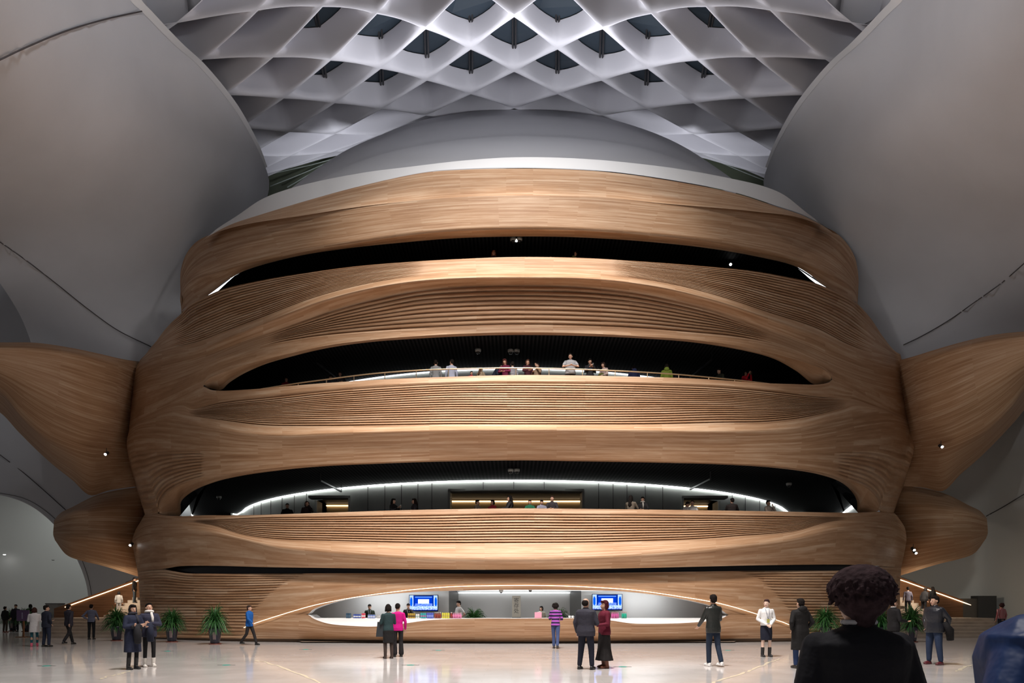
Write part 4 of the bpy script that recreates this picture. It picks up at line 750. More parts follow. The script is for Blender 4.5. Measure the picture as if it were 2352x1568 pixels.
def person(loc, face, label, H=1.66, top='jacket', tc=BLK, bot='trousers', bc=(.012, .012, .016), hair='short', hc=(.012, .009, .008), shoe=(.012, .011, .011), arms=('down', 'down'), legs='stand', lean=0, look=0, nod=0, fat=1.0, vox=.012, group=None, boots=0, extras=(), skin=None, tkw={}, bkw={}):
    s = H / 1.72; S = Matrix.Scale(s, 4); th = R(lean); piv = Vector((0, 0, .95))
    Rl = Matrix.Rotation(th, 3, 'X')
    def T(v): v = Vector(v); return (Rl @ (v - piv) + piv) * s if v.z > .80 else v * s
    hd = Vector((0, -.015, 1.50)); Rh = Matrix.Rotation(R(look), 3, 'Z') @ Matrix.Rotation(R(nod), 3, 'X')
    def TH(v): return T(Rh @ (Vector(v) - hd) + hd)
    def tail(f, rr): return lambda v: f(v)
    joints = {}
    for sg, ap in ((1, arms[0]), (-1, arms[1])):
        e, w_ = ARM[ap]; joints[sg] = [T((sg * .150 * (1 + (fat - 1) * .4), .0, 1.365)), T((sg * e[0] * (1 + (fat - 1) * .6), e[1], e[2])), T((sg * w_[0], w_[1], w_[2]))]
    LJ = {}
    for sg in (1, -1):
        if legs == 'stand': LJ[sg] = [(sg * .09, 0, .90), (sg * .10, -.01, .49), (sg * .105, .02, .09)]
        elif legs == 'apart': LJ[sg] = [(sg * .09, 0, .90), (sg * .13, -.01, .49), (sg * .16, .02, .09)]
        elif legs == 'walk': LJ[sg] = [(sg * .085, 0, .89), (sg * .09, -.15, .50), (sg * .09, -.27, .09)] if sg > 0 else [(sg * .085, 0, .89), (sg * .09, .08, .48), (sg * .09, .33, .15)]
        elif legs == 'step': LJ[sg] = [(sg * .085, 0, .90), (sg * .08, -.06, .49), (sg * .07, -.07, .09)] if sg > 0 else [(sg * .085, 0, .90), (sg * .09, .06, .49), (sg * .09, .19, .12)]
        LJ[sg] = [Vector(v) * s for v in LJ[sg]]
    # --- body: one continuous skin
    b = MB()
    ell(b, TH((0, .012, 1.605)), (.074 * s, .092 * s, .095 * s), 16, Rl @ Rh); ell(b, TH((0, -.028, 1.555)), (.060 * s, .068 * s, .088 * s), 16, Rl @ Rh); ell(b, TH((0, -.050, 1.495)), (.034 * s, .035 * s, .030 * s), 10)
    cone(b, TH((0, -.082, 1.595)), TH((0, -.106, 1.556)), .010 * s, .016 * s, 8)
    for sg in (1, -1): ell(b, TH((sg * .076, .012, 1.575)), (.012 * s, .022 * s, .032 * s), 8, Rl @ Rh)
    cone(b, T((0, .015, 1.40)), TH((0, .012, 1.52)), .058 * s, .054 * s)
    rings(b, [(z, rx * .93, ry * .9, cy) for z, rx, ry, cy in ((.84, .15, .10, 0), (.93, .155, .11, 0), (1.06, .13, .09, 0), (1.22, .15, .10, 0), (1.36, .16, .09, .01), (1.42, .10, .07, .01), (1.45, .05, .05, .012))], T, 14)
    for sg in (1, -1):
        a, e, w_ = joints[sg]; cone(b, a, e, .043 * s, .036 * s, 8); cone(b, e, w_, .036 * s, .026 * s, 8)
        d = (w_ - e).normalized(); side = d.cross(Vector((0, -1, 0)) if abs(d.y) < .7 else Vector((0, 0, 1))).normalized(); nrm = side.cross(d).normalized()
        if nrm.y > 0 and abs(d.y) < .7: nrm = -nrm
        pc = w_ + d * .045 * s; 
        for k in (-1.2, 0, 1.2): cone(b, w_ + side * k * .012 * s, pc + side * k * .019 * s + d * .03 * s, .015 * s, .0135 * s, 8)
        for k, ln in ((-1.5, .060), (-.5, .074), (.5, .078), (1.5, .068)):
            f0 = pc + d * .036 * s + side * k * .0215 * s; f1 = f0 + (d * .92 + nrm * .3 + side * k * .05).normalized() * ln * .52 * s; f2 = f1 + (d * .7 + nrm * .7).normalized() * ln * .48 * s
            cone(b, f0, f1, .0105 * s, .0095 * s, 7); cone(b, f1, f2, .0095 * s, .008 * s, 7)
        tsd = side * (1 if sg * side.x < 0 or abs(side.x) < .2 else -1); t0 = w_ + d * .02 * s + tsd * .02 * s; t1 = t0 + (d * .7 + tsd * .8 + nrm * .2).normalized() * .035 * s; t2 = t1 + (d * .9 + tsd * .25 + nrm * .3).normalized() * .03 * s
        cone(b, t0, t1, .013 * s, .011 * s, 7); cone(b, t1, t2, .011 * s, .009 * s, 7)
        h, k_, an = LJ[sg]; cone(b, h, k_, .070 * s, .048 * s); cone(b, k_, k_ * .55 + an * .45 + Vector((0, .012 * s, 0)), .047 * s, .046 * s); cone(b, k_ * .5 + an * .5, an, .044 * s, .030 * s); cone(b, an - Vector((0, -.02 * s, .04 * s)), an + Vector((sg * .015, -.13, -.055)) * s, .030 * s, .022 * s)
    sk = skin or SKIN; body = remesh('person', b, [sk, LIP, EYE_M], vox)
    root = bpy.data.objects.new('person', body); COL.objects.link(root); root.location = loc; root.rotation_euler = (0, 0, R(face)); tag(root, label, 'person', group)
    # eyes, brows, lips
    nv = len(body.polygons); cen = np.zeros(nv * 3); body.polygons.foreach_get('center', cen); cen = cen.reshape(-1, 3); mi = np.zeros(nv, dtype=np.int32)
    for sg in (1, -1):
        c = np.array(TH((sg * .030, -.092, 1.583))); d = cen - c; mi[(np.abs(d[:, 2]) < .0055 * s + vox * .25) & (np.linalg.norm(d, axis=1) < .015 * s)] = 2
        c = np.array(TH((sg * .032, -.09, 1.606))); d = cen - c; mi[(np.abs(d[:, 2]) < .003 * s + vox * .2) & (np.linalg.norm(d, axis=1) < .019 * s)] = 2
    c = np.array(TH((0, -.092, 1.521))); d = cen - c; mi[(np.abs(d[:, 2]) < .008 * s + vox * .2) & (np.linalg.norm(d, axis=1) < .024 * s)] = 1
    body.polygons.foreach_set('material_index', mi)
    def part(name, mb, m, v=None, it=2): o = bpy.data.objects.new(name, remesh(name, mb, m, v or vox * 1.15, it)); COL.objects.link(o); o.parent = root; return o
    RR = Rl @ Rh
    # --- hair
    if hair:
        h = MB()
        g = 1.0
        ell(h, TH((0, .028, 1.632)), (.086 * s, .094 * s, .090 * s), 16, RR)
        if hair == 'short': ell(h, TH((0, .048, 1.585)), (.080 * s, .072 * s, .080 * s), 14, RR); ell(h, TH((0, -.035, 1.675)), (.066 * s, .060 * s, .036 * s), 12, RR)
        if hair == 'bald': h = MB(); ell(h, TH((0, .046, 1.592)), (.087 * s, .076 * s, .082 * s), 14, RR)
        if hair in ('bob', 'long'):
            ell(h, TH((0, .045, 1.57)), (.095 * s, .080 * s, .11 * s), 14, RR); ell(h, TH((0, -.05, 1.672)), (.070 * s, .05 * s, .035 * s), 12, RR)
            for sg in (1, -1): cone(h, TH((sg * .075, .01, 1.63)), TH((sg * .082, .0, 1.50)), .028 * s, .026 * s)
        if hair == 'long': cone(h, TH((0, .07, 1.55)), T((0, .13, 1.27)), .080 * s, .060 * s); cone(h, TH((.04, .06, 1.5)), T((.06, .10, 1.28)), .05 * s, .04 * s); cone(h, TH((-.04, .06, 1.5)), T((-.06, .10, 1.28)), .05 * s, .04 * s)
        if hair in ('bun', 'updo'): ell(h, TH((0, .045, 1.60)), (.082 * s, .075 * s, .08 * s), 14, RR); ell(h, TH((0, .105 if hair == 'bun' else .06, 1.67 if hair == 'updo' else 1.60)), (.048 * s, .042 * s, .045 * s), 10, RR); ell(h, TH((0, -.035, 1.68)), (.066 * s, .058 * s, .030 * s), 12, RR)
        if hair == 'curly':
            rn = random.Random(7); ell(h, TH((0, .035, 1.60)), (.115 * s, .11 * s, .12 * s), 14, RR)
            for _ in range(46):
                a = rn.uniform(0, 6.28); e_ = rn.uniform(-.3, 1.3); v = Vector((math.cos(a) * math.cos(e_) * .115, .035 + math.sin(a) * math.cos(e_) * .11, 1.60 + math.sin(e_) * .115))
                if v.y > -.06 or v.z > 1.66: ell(h, TH(v), (.026 * s,) * 3, 6)
        if hair == 'puff':
            rn = random.Random(9); ell(h, TH((0, .035, 1.635)), (.132 * s, .118 * s, .098 * s), 18, RR); ell(h, TH((0, .045, 1.585)), (.112 * s, .098 * s, .10 * s), 16, RR); cone(h, TH((0, .055, 1.54)), TH((0, .05, 1.49)), .07 * s, .05 * s)
            for _ in range(420):
                a = rn.uniform(-.7, 3.84); e_ = rn.uniform(-.55, 1.5); c_, s_ = math.cos(a) * math.cos(e_), math.sin(a) * math.cos(e_); v = Vector((c_ * .130, .035 + s_ * .116, 1.625 + math.sin(e_) * .10)); w2 = v + Vector((c_ * .012 + rn.uniform(-.01, .01), s_ * .012, -.02 + rn.uniform(-.012, .02)))
                cone(h, TH(v), TH(w2), .009 * s, .004 * s, 5)
        part('hair', h, hairm(hc), vox if hair != 'puff' else .0045, 1)
    # --- top
    short = top == 'tshirt'; hem = {'jacket': .80, 'coat': .46, 'midcoat': .62, 'shirt': .93, 'tshirt': .86, 'sweater': .84, 'cardigan': .84}[top]
    puffy = 1.10 if top in ('jacket', 'coat', 'midcoat') else 1.0; f = fat * puffy; t = MB()
    rs = [(hem, .165 * f * (1.12 if hem < .7 else 1.0), .118 * f * (1.12 if hem < .7 else 1), .005)]
    if hem < .7: rs.append(((hem + .9) / 2, .175 * f, .125 * f, .005))
    rs += [(.92 if hem < .9 else .97, .172 * f, .122 * f, .005), (1.06, .150 * f, .112 * f, .0), (1.20, .165 * f, .120 * f, -.003), (1.32, .180 * f, .122 * f, .0), (1.385, .180 * f, .108 * f, .008), (1.418, .140 * f, .09 * f, .012), (1.438, .10 * f, .078 * f, .012), (1.455, .072, .066, .012)]
    def TT(v):
        v = Vector(v); k = smooth01(np.array([(v.z - .75) / .2]))[0]; return (v + ((Rl @ (v - piv) + piv) - v) * float(k)) * s
    rings(t, rs, TT, 20)
    if top in ('jacket', 'coat', 'midcoat', 'shirt'): rings(t, [(1.43, .075, .068, .012), (1.485 if top != 'shirt' else 1.47, .066, .062, .014)], T, 14, 2)
    for sg in (1, -1):
        a, e, w_ = joints[sg]; k = (fat * .35 + .65) * puffy; a = a + Rl @ Vector((sg * .022, 0, .002)) * s
        if short: cone(t, a, a + (e - a) * .62, .060 * s * k, .058 * s * k)
        else: cone(t, a, e, .060 * s * k, .050 * s * k); cone(t, e, e + (w_ - e) * (.92), .050 * s * k, .038 * s * k)
    part({'jacket': 'jacket', 'coat': 'coat', 'midcoat': 'coat', 'shirt': 'shirt', 'tshirt': 't_shirt', 'sweater': 'sweater', 'cardigan': 'cardigan'}[top], t, cm(tc, **tkw))
    # --- bottoms
    t = MB(); w0 = 1.0 + (fat - 1) * .7
    if bot in ('trousers', 'flared', 'leggings'):
        k = {'trousers': 1, 'flared': 1, 'leggings': .82}[bot]; ell(t, Vector((0, 0, .93)) * s, (.155 * s * w0 * (.94 if bot == 'leggings' else 1), .108 * s * w0, .12 * s), 16)
        for sg in (1, -1):
            h, k_, an = LJ[sg]; cone(t, h, k_, .092 * s * w0 * k, .066 * s * k * w0); cone(t, k_, an + (k_ - an) * (.08), .066 * s * k * w0, (.058 if bot == 'trousers' else .085 if bot == 'flared' else .046) * s)
    elif bot == 'skirt': rings(t, [(.50, .165 * w0, .12, 0), (.70, .172 * w0, .125, 0), (.88, .168 * w0, .122, .008), (1.0, .135 * w0, .10, 0), (1.03, .125 * w0, .095, 0)], lambda v: Vector(v) * s, 20)
    elif bot == 'longskirt':
        n = 48; vs = []; lv = [(.20, .27), (.32, .235), (.5, .20), (.75, .185), (.93, .17), (1.03, .13)]
        for z, r_ in lv:
            for j in range(n):
                a = 2 * math.pi * j / n; q = r_ * (1 + .07 * math.sin(a * 9) * max(0, (1 - z / .9))); vs.append((q * math.cos(a) * s, q * .8 * math.sin(a) * s, z * s))
        t.add(vs, [(i * n + j, i * n + (j + 1) % n, (i + 1) * n + (j + 1) % n, (i + 1) * n + j) for i in range(len(lv) - 1) for j in range(n)] + [tuple(range(n - 1, -1, -1)), tuple(range((len(lv) - 1) * n, len(lv) * n))])
    part({'skirt': 'skirt', 'longskirt': 'skirt', 'leggings': 'leggings'}.get(bot, 'trousers'), t, cm(bc, **bkw))
    # --- shoes
    for sg in (1, -1):
        an = LJ[sg][2]; t = MB(); g0 = an.z - .09 * s
        def Fp(x, y, z): return Vector((an.x + sg * x * s, an.y + y * s, max(0.004, g0 + z * s) if legs in ('stand', 'apart') else g0 + z * s))
        ell(t, Fp(.0, .015, .05), (.044 * s, .055 * s, .048 * s), 12); ell(t, Fp(.008, -.09, .038), (.047 * s, .085 * s, .036 * s), 12); cone(t, Fp(0, .02, .06), Fp(.005, -.08, .05), .042 * s, .034 * s)
        v0, f0 = box_vf(an.x - .040 * s, an.x + .042 * s, an.y - .155 * s, an.y + .062 * s, g0 + .002, g0 + .028 * s); t.add(v0, f0)
        if boots: cone(t, Fp(0, .01, .07), LJ[sg][2] + (LJ[sg][1] - LJ[sg][2]) * boots, .050 * s, (.050 + .012 * boots) * s)
        part('boot' if boots else 'shoe', t, cm(shoe, .45), vox)
    # --- carried parts
    for ex in extras: ex(root, T, TH, joints, s)
    return root
def att(name, m, shapes):
    def f(root, T, TH, J, s):
        q = MB(); shapes(q, T, TH, J, s); o = q.build(name, m, root, True); return o
    return f
def scarf(col): return att('scarf', cm(col), lambda q, T, TH, J, s: (q.tube([T((.085 * math.cos(a), .01 + .08 * math.sin(a), 1.47 - .02 * math.sin(a))) for a in np.linspace(0, 2 * math.pi, 14)], .035 * s, 8), q.tube([T((.03, -.09, 1.45)), T((.05, -.14, 1.32)), T((.05, -.14, 1.18))], [.03 * s, .035 * s, .03 * s], 8)))
def hood(col): return att('hood', cm(col), lambda q, T, TH, J, s: (ell(q, T((0, .10, 1.44)), (.12 * s, .07 * s, .10 * s), 14)))
def collar(col): return att('collar', cm(col), lambda q, T, TH, J, s: q.tube([T((.066 * math.cos(a), .012 + .06 * math.sin(a), 1.478)) for a in np.linspace(0, 2 * math.pi, 16)], .012 * s, 6))
def lanyard(col=(.02, .03, .10), card=(.45, .42, .12)):
    def f(root, T, TH, J, s):
        MB().tube([T((-.06, -.07, 1.45)), T((-.04, -.145, 1.30)), T((0, -.150, 1.12))], .005, 5).tube([T((.06, -.07, 1.45)), T((.04, -.145, 1.30)), T((0, -.150, 1.12))], .005, 5).build('lanyard', cm(col), root)
        c = T((0, -.155, 1.07)); MB().box(c.x - .04, c.x + .04, c.y - .006, c.y, c.z - .055, c.z + .055).build('name_card', cm(card), root)
    return f
def phone(sg=1, col=(.02, .02, .02)):
    return att('phone', mat('phone', col, .3), lambda q, T, TH, J, s: (lambda w_: q.box(w_.x - .035, w_.x + .035, w_.y - .09, w_.y - .08, w_.z - .0, w_.z + .14))(J[sg][2]))
def glasses(): return att('glasses', MULL, lambda q, T, TH, J, s: [q.tube([TH((sg * .032 + .022 * math.cos(a), -.104, 1.583 + .017 * math.sin(a))) for a in np.linspace(0, 6.28, 10)], .002, 4) for sg in (1, -1)])
def shawl(col, nm='draped_coat'): return att(nm, cm(col), lambda q, T, TH, J, s: (ell(q, J[1][2] * .5 + J[-1][2] * .5 + Vector((0, .02, -.04)) * s, (.19 * s, .07 * s, .08 * s), 14), q.tube([J[1][2] + Vector((0, 0, .01)), J[1][2] + Vector((.03, .0, -.22)) * s, J[1][2] + Vector((.04, .0, -.45)) * s], [.07 * s, .10 * s, .085 * s], 10), ell(q, J[1][2] + Vector((.04, 0, -.45)) * s, (.09 * s, .05 * s, .05 * s), 10)))
def fpos(px, fy): D = EYE * F_PX / (fy - HY); return (px - CX) / F_PX * D, D
def floor_person(px, fy, hy, face, label, **k):
    x, D = fpos(px, fy); k.setdefault('H', EYE - (hy - HY) / F_PX * D); k.setdefault('vox', .010); return person((x, D, 0), face, label, **k)
NAVY = (.012, .016, .035)
floor_person(12, 1452, 1392, 170, 'person in a black coat and brown trousers at the far left edge, back turned', tc=(.012, .011, .012), bc=(.05, .038, .03), shoe=(.2, .06, .04))
floor_person(36, 1450, 1392, 20, 'person in dark clothes half hidden behind the plants at the far left', H=1.6, tc=(.02, .015, .025), bc=(.02, .02, .025))
floor_person(70, 1449, 1391, 200, 'person with black hair standing behind the little purple sign', H=1.62, hair='bob')
floor_person(79, 1484, 1394, 215, 'girl in a white knee coat, teal leggings and pink shoes', top='midcoat', tc=(.62, .60, .60), bot='leggings', bc=(.02, .10, .13), hair='bob', hc=(.05, .02, .015), shoe=(.7, .12, .20), arms=('phone', 'phone'), boots=.12)
floor_person(107, 1485, 1389, 160, 'man in a dark navy jacket and jeans beside the girl in white', tc=(.022, .026, .042), bc=(.018, .024, .045), arms=('hold', 'pocket'), legs='apart', look=-30, fat=1.1)
floor_person(158, 1480, 1387, 165, 'person in dark clothes walking in front of the left stairs', tc=(.028, .025, .035), bc=(.015, .014, .016), legs='walk', arms=('swingF', 'swingB'))
floor_person(210, 1468, 1387, 190, 'man in a grey and navy striped sweater and black trousers seen from behind', top='sweater', tc=(.03, .035, .07), bc=(.012, .012, .014), tkw=dict(stripe=((.25, .26, .34), 5.2)), arms=('hip', 'swingF'))
floor_person(305, 1537, 1387, 62, 'woman in a long navy coat and dark scarf, arms crossed over a coat', top='coat', tc=(.016, .020, .042), bot='leggings', bc=BLK, hair='bob', arms=('crossed', 'crossed'), boots=.55, extras=(scarf((.03, .03, .04)), glasses(), shawl((.015, .015, .018))), fat=1.08, look=-8, shoe=(.012, .011, .012))
floor_person(343, 1531, 1383, 38, 'woman with a white scarf, dark patterned jacket and white ankle boots', top='jacket', tc=(.028, .028, .05), bot='leggings', bc=BLK, hair='bun', arms=('crossed', 'hold'), boots=.34, shoe=(.66, .62, .57), extras=(scarf((.70, .66, .62)), shawl((.015, .018, .035))), look=5, nod=-14)
floor_person(573, 1481, 1389, 80, 'man in a bright blue jacket striding across the floor', top='jacket', tc=(.012, .10, .36), bc=(.022, .018, .018), legs='walk', arms=('swingB', 'swingF'), hc=(.04, .025, .02))
floor_person(892, 1512, 1387, 205, 'woman in a dark green sweater, black skirt and tall brown boots looking at her phone', top='sweater', tc=(.022, .045, .048), bot='skirt', bc=(.012, .011, .011), hair='bob', arms=('phone', 'phone'), boots=.95, shoe=(.045, .028, .022), look=-25, nod=14, extras=(phone(-1, (.5, .5, .52)),))
floor_person(914, 1508, 1385, 200, 'woman in a magenta sweater and black flared trousers', top='sweater', tc=(.55, .006, .20), bot='flared', bc=(.014, .012, .013), hair='updo', arms=('front', 'down'), look=-25, nod=10)
floor_person(1276, 1489, 1384, 170, 'person with curly dark hair in a purple striped top and blue jeans', top='sweater', tc=(.42, .10, .48), bc=(.055, .08, .18), tkw=dict(stripe=((.02, .015, .05), 2.6)), hair='curly', arms=('phone', 'hold'), legs='step', shoe=(.03, .025, .025))
floor_person(1346, 1537, 1372, 152, 'balding man in a dark quilted jacket, facing the woman in burgundy', hair='bald', tc=(.022, .022, .034), bc=(.012, .013, .024), tkw=dict(quilt=((.045, .042, .055), 10)), arms=('down', 'hold'), legs='apart', fat=1.22, look=-5)
floor_person(1388, 1534, 1377, 285, 'woman in a burgundy cardigan and long black skirt with brown boots', top='cardigan', tc=(.11, .008, .022), bot='longskirt', bc=(.010, .008, .008), hair='bob', hc=(.06, .010, .014), arms=('hold', 'hold'), boots=.30, shoe=(.19, .065, .035), fat=1.18, look=8)
floor_person(1638, 1530, 1364, 200, 'man in a black leather jacket, dark jeans and white shoes walking away', tc=(.016, .018, .016), tkw=dict(rough=.4), bc=(.018, .028, .05), shoe=(.72, .70, .68), legs='step', arms=('swingF', 'phone'), look=-15)
floor_person(1760, 1508, 1375, 0, 'hostess in a white blouse and black pencil skirt, hands clasped', top='shirt', tc=(.80, .79, .78), bot='skirt', bc=(.012, .014, .026), hair='updo', hc=(.06, .03, .028), arms=('front', 'front'), boots=.42, shoe=(.012, .011, .012), extras=(lanyard(),), look=-35, skin=mat('fair_skin', (.70, .48, .38), .5))
floor_person(1838, 1535, 1373, 195, 'person in a long black hooded coat and blue jeans walking away', top='coat', tc=(.010, .009, .009), bc=(.028, .05, .13), legs='step', arms=('pocket', 'pocket'), extras=(hood((.010, .009, .009)),), fat=1.15, shoe=(.03, .025, .02))
floor_person(2053, 1514, 1374, 95, 'man in a black suit and white collar half hidden behind the foreground figure', top='jacket', tc=BLK, bc=BLK, arms=('hold', 'hold'), extras=(collar((.7, .7, .7)),), fat=1.05)
floor_person(2146, 1526, 1367, 290, 'stocky man in a black leather jacket and jeans with a coat over his arm', tc=(.015, .016, .022), tkw=dict(rough=.35), bc=(.022, .036, .075), legs='apart', arms=('swingB', 'pocket'), fat=1.28, shoe=(.10, .015, .02), look=-10,
             extras=(att('draped_coat', cm(BLK), lambda q, T, TH, J, s: q.tube([T((.26, .02, 1.05)), T((.28, .16, .86)), T((.27, .20, .62))], [.05 * s, .10 * s, .08 * s], 8)),))
floor_person(2300, 1463, 1381, 185, 'person with curly hair in a red and white plaid shirt by the right wall', top='shirt', tc=(.30, .05, .06), tkw=dict(plaid=((.6, .5, .48), 5.0)), hair='curly', hc=(.05, .02, .02), bc=(.02, .02, .03), H=1.64)
# on the stairs
def zperson(px, hy, D, z, face, label, **k): x = (px - CX) / F_PX * D; k.setdefault('vox', .012); return person((x, D, z), face, label, **k)
zperson(309, 1327, 35.4, 1.65, 100, 'person in a black coat climbing near the top of the left stairs', H=1.33, tc=BLK, bc=(.03, .04, .05), legs='stand')
zperson(273, 1363, 34.9, 1.05, 200, 'person in a pale top on the left stairs below the climber', H=1.2, top='sweater', tc=(.28, .26, .24), bc=(.25, .23, .22), hair='bob')
zperson(2085, 1350, 34.6, 1.05, 170, 'person in a grey top standing high on the right stairs', H=1.42, tc=(.10, .09, .12), top='sweater')
zperson(2122, 1352, 34.6, 1.05, 110, 'person in dark clothes on the right stairs, bending', H=1.42, lean=15, hair='bob')
zperson(2142, 1348, 35.2, 1.2, 190, 'person with long dark hair highest of the pair on the right stairs', H=1.3, hair='long')
# reception staff
def staff(px, hy, D, face, label, **k): H = EYE - (hy - HY) / F_PX * D - .05; return zperson(px, hy, D, .05, face, label, H=H, **k)
staff(849, 1387, 28.9, 5, 'shop attendant in a dark green jacket behind the left end of the counter', tc=(.03, .04, .025), arms=('down', 'down'), nod=18, extras=(lanyard((.6, .6, .65), (.7, .7, .72)),))
staff(938, 1385, 28.9, 10, 'shop attendant in a black jacket in front of the left screen', tc=(.02, .014, .014), arms=('chin', 'down'), nod=15, extras=(lanyard((.6, .6, .6), (.5, .5, .5)),))
staff(1054, 1379, 28.9, -55, 'attendant in a white t-shirt reaching over the counter', top='tshirt', tc=(.62, .60, .58), arms=('hip', 'hold'), nod=10)
staff(1243, 1391, 28.9, -8, 'attendant with a black bob and cream top behind a pink card', top='shirt', tc=(.50, .48, .40), hair='bob', arms=('front', 'hold'), look=-20)
# middle balcony visitors
def gal(zf, rl, px, hy, face, label, H=1.62, hide=0, **k):
    D = (zf + H - EYE) * F_PX / (HY - hy); i = np.argmin(np.abs(rl[:, 0] - px)); Dm = rl[i, 2] + (.62 if k.get('arms', ('', ''))[0] == 'rail' else .55)
    if D < Dm: D = Dm; H = EYE + (HY - hy) * D / F_PX - zf
    k.setdefault('arms', ('rail', 'rail')); return zperson(px, hy, D, zf, face, label, H=H, **k)
G3 = dict(group=None)
m_ = 'on the middle balcony'
gal(Z3, r10, 658, 866, 10, 'woman with black hair and red straps, leftmost on the middle balcony', hair='bob', tc=(.30, .02, .04), H=1.5)
gal(Z3, r10, 750, 860, 60, 'person in a grey patterned coat leaning on the rail, left side of the middle balcony', tc=(.12, .14, .19), lean=25, H=1.6)
gal(Z3, r10, 781, 853, 25, 'woman with black hair and a dark coat beside the person in grey', hair='long', tc=(.03, .03, .04), H=1.6)
gal(Z3, r10, 1001, 826, 180, 'man in a grey shirt, back to the hall, middle balcony', tc=(.26, .27, .28), top='sweater', arms=('down', 'down'), H=1.68)
gal(Z3, r10, 1037, 825, 190, 'man in a pale blue shirt, back to the hall, middle balcony', tc=(.42, .46, .58), top='sweater', arms=('down', 'down'), H=1.68, look=30)
gal(Z3, r10, 1083, 852, 20, 'small child in red and blue at the middle balcony rail', tc=(.35, .03, .05), H=1.2, bc=(.03, .05, .3))
gal(Z3, r10, 1101, 840, 150, 'woman with brown hair and a tan coat turned away beside the child', hair='long', hc=(.09, .05, .03), tc=(.30, .24, .16), H=1.45, lean=15)
gal(Z3, r10, 1132, 829, 70, 'man in a navy jacket bowing over the rail', tc=(.016, .022, .04), lean=38, nod=20, arms=('camera', 'camera'), H=1.75)
gal(Z3, r10, 1161, 825, -20, 'woman with dark red hair and a maroon cardigan at the rail', tc=(.13, .012, .04), hair='bob', hc=(.08, .02, .018), top='cardigan', nod=12, lean=8)
gal(Z3, r10, 1177, 830, 190, 'person in a navy and white striped top behind the woman in maroon', top='sweater', tc=(.6, .6, .62), tkw=dict(stripe=((.02, .025, .06), 7)), arms=('hold', 'down'), H=1.55)
gal(Z3, r10, 1212, 825, 20, 'woman in a red vest and black sleeves smiling at the rail', tc=(.05, .012, .02), hair='bob', hc=(.07, .03, .02), top='cardigan', arms=('hold', 'rail'))
gal(Z3, r10, 1234, 834, -30, 'older person in a beige patterned scarf beside the woman in red', tc=(.32, .22, .15), hair='short', hc=(.05, .035, .03), H=1.56, arms=('camera', 'rail'))
gal(Z3, r10, 1310, 811, 0, 'large man in a grey t-shirt leaning his forearms on the rail', top='tshirt', tc=(.26, .26, .27), fat=1.3, H=1.78, look=-15)
gal(Z3, r10, 1355, 824, 5, 'man in a black shirt looking down at a phone on the middle balcony', top='shirt', tc=(.018, .018, .022), arms=('phone', 'phone'), nod=15, extras=(phone(1),), fat=1.08)
gal(Z3, r10, 1391, 832, -50, 'woman in a pale pink blouse leaning in with a green bag', tc=(.52, .40, .36), hair='bob', hc=(.03, .018, .015), top='shirt', lean=15, extras=(att('shoulder_bag', cm((.10, .11, .03)), lambda q, T, TH, J, s: ell(q, T((.0, -.28, 1.12)), (.20 * s, .08 * s, .13 * s), 12)),))
gal(Z3, r10, 1456, 838, 185, 'person in a navy hooded jacket, back to the hall, head bowed', tc=(.015, .022, .07), extras=(hood((.015, .022, .07)),), nod=35, fat=1.15, arms=('down', 'down'), hair='short', H=1.58)
gal(Z3, r10, 1531, 835, 170, 'person in a bright green jacket, back to the hall', tc=(.20, .28, .04), extras=(hood((.20, .28, .04)),), arms=('down', 'down'), hc=(.03, .025, .022), H=1.62)
gal(Z3, r10, 1658, 846, -60, 'man in a dark olive jacket leaning on the right part of the rail', tc=(.03, .035, .025), lean=18, H=1.62)
gal(Z3, r10, 1711, 851, 45, 'woman with long black hair and a red coat holding a phone', tc=(.55, .015, .03), hair='long', arms=('camera', 'camera'), extras=(phone(1),), H=1.62)
gal(Z3, r10, 1787, 884, 20, 'person holding up a white phone at the right end of the middle balcony', tc=(.02, .02, .025), arms=('camera', 'camera'), extras=(phone(1, (.7, .7, .75)),), H=1.48)
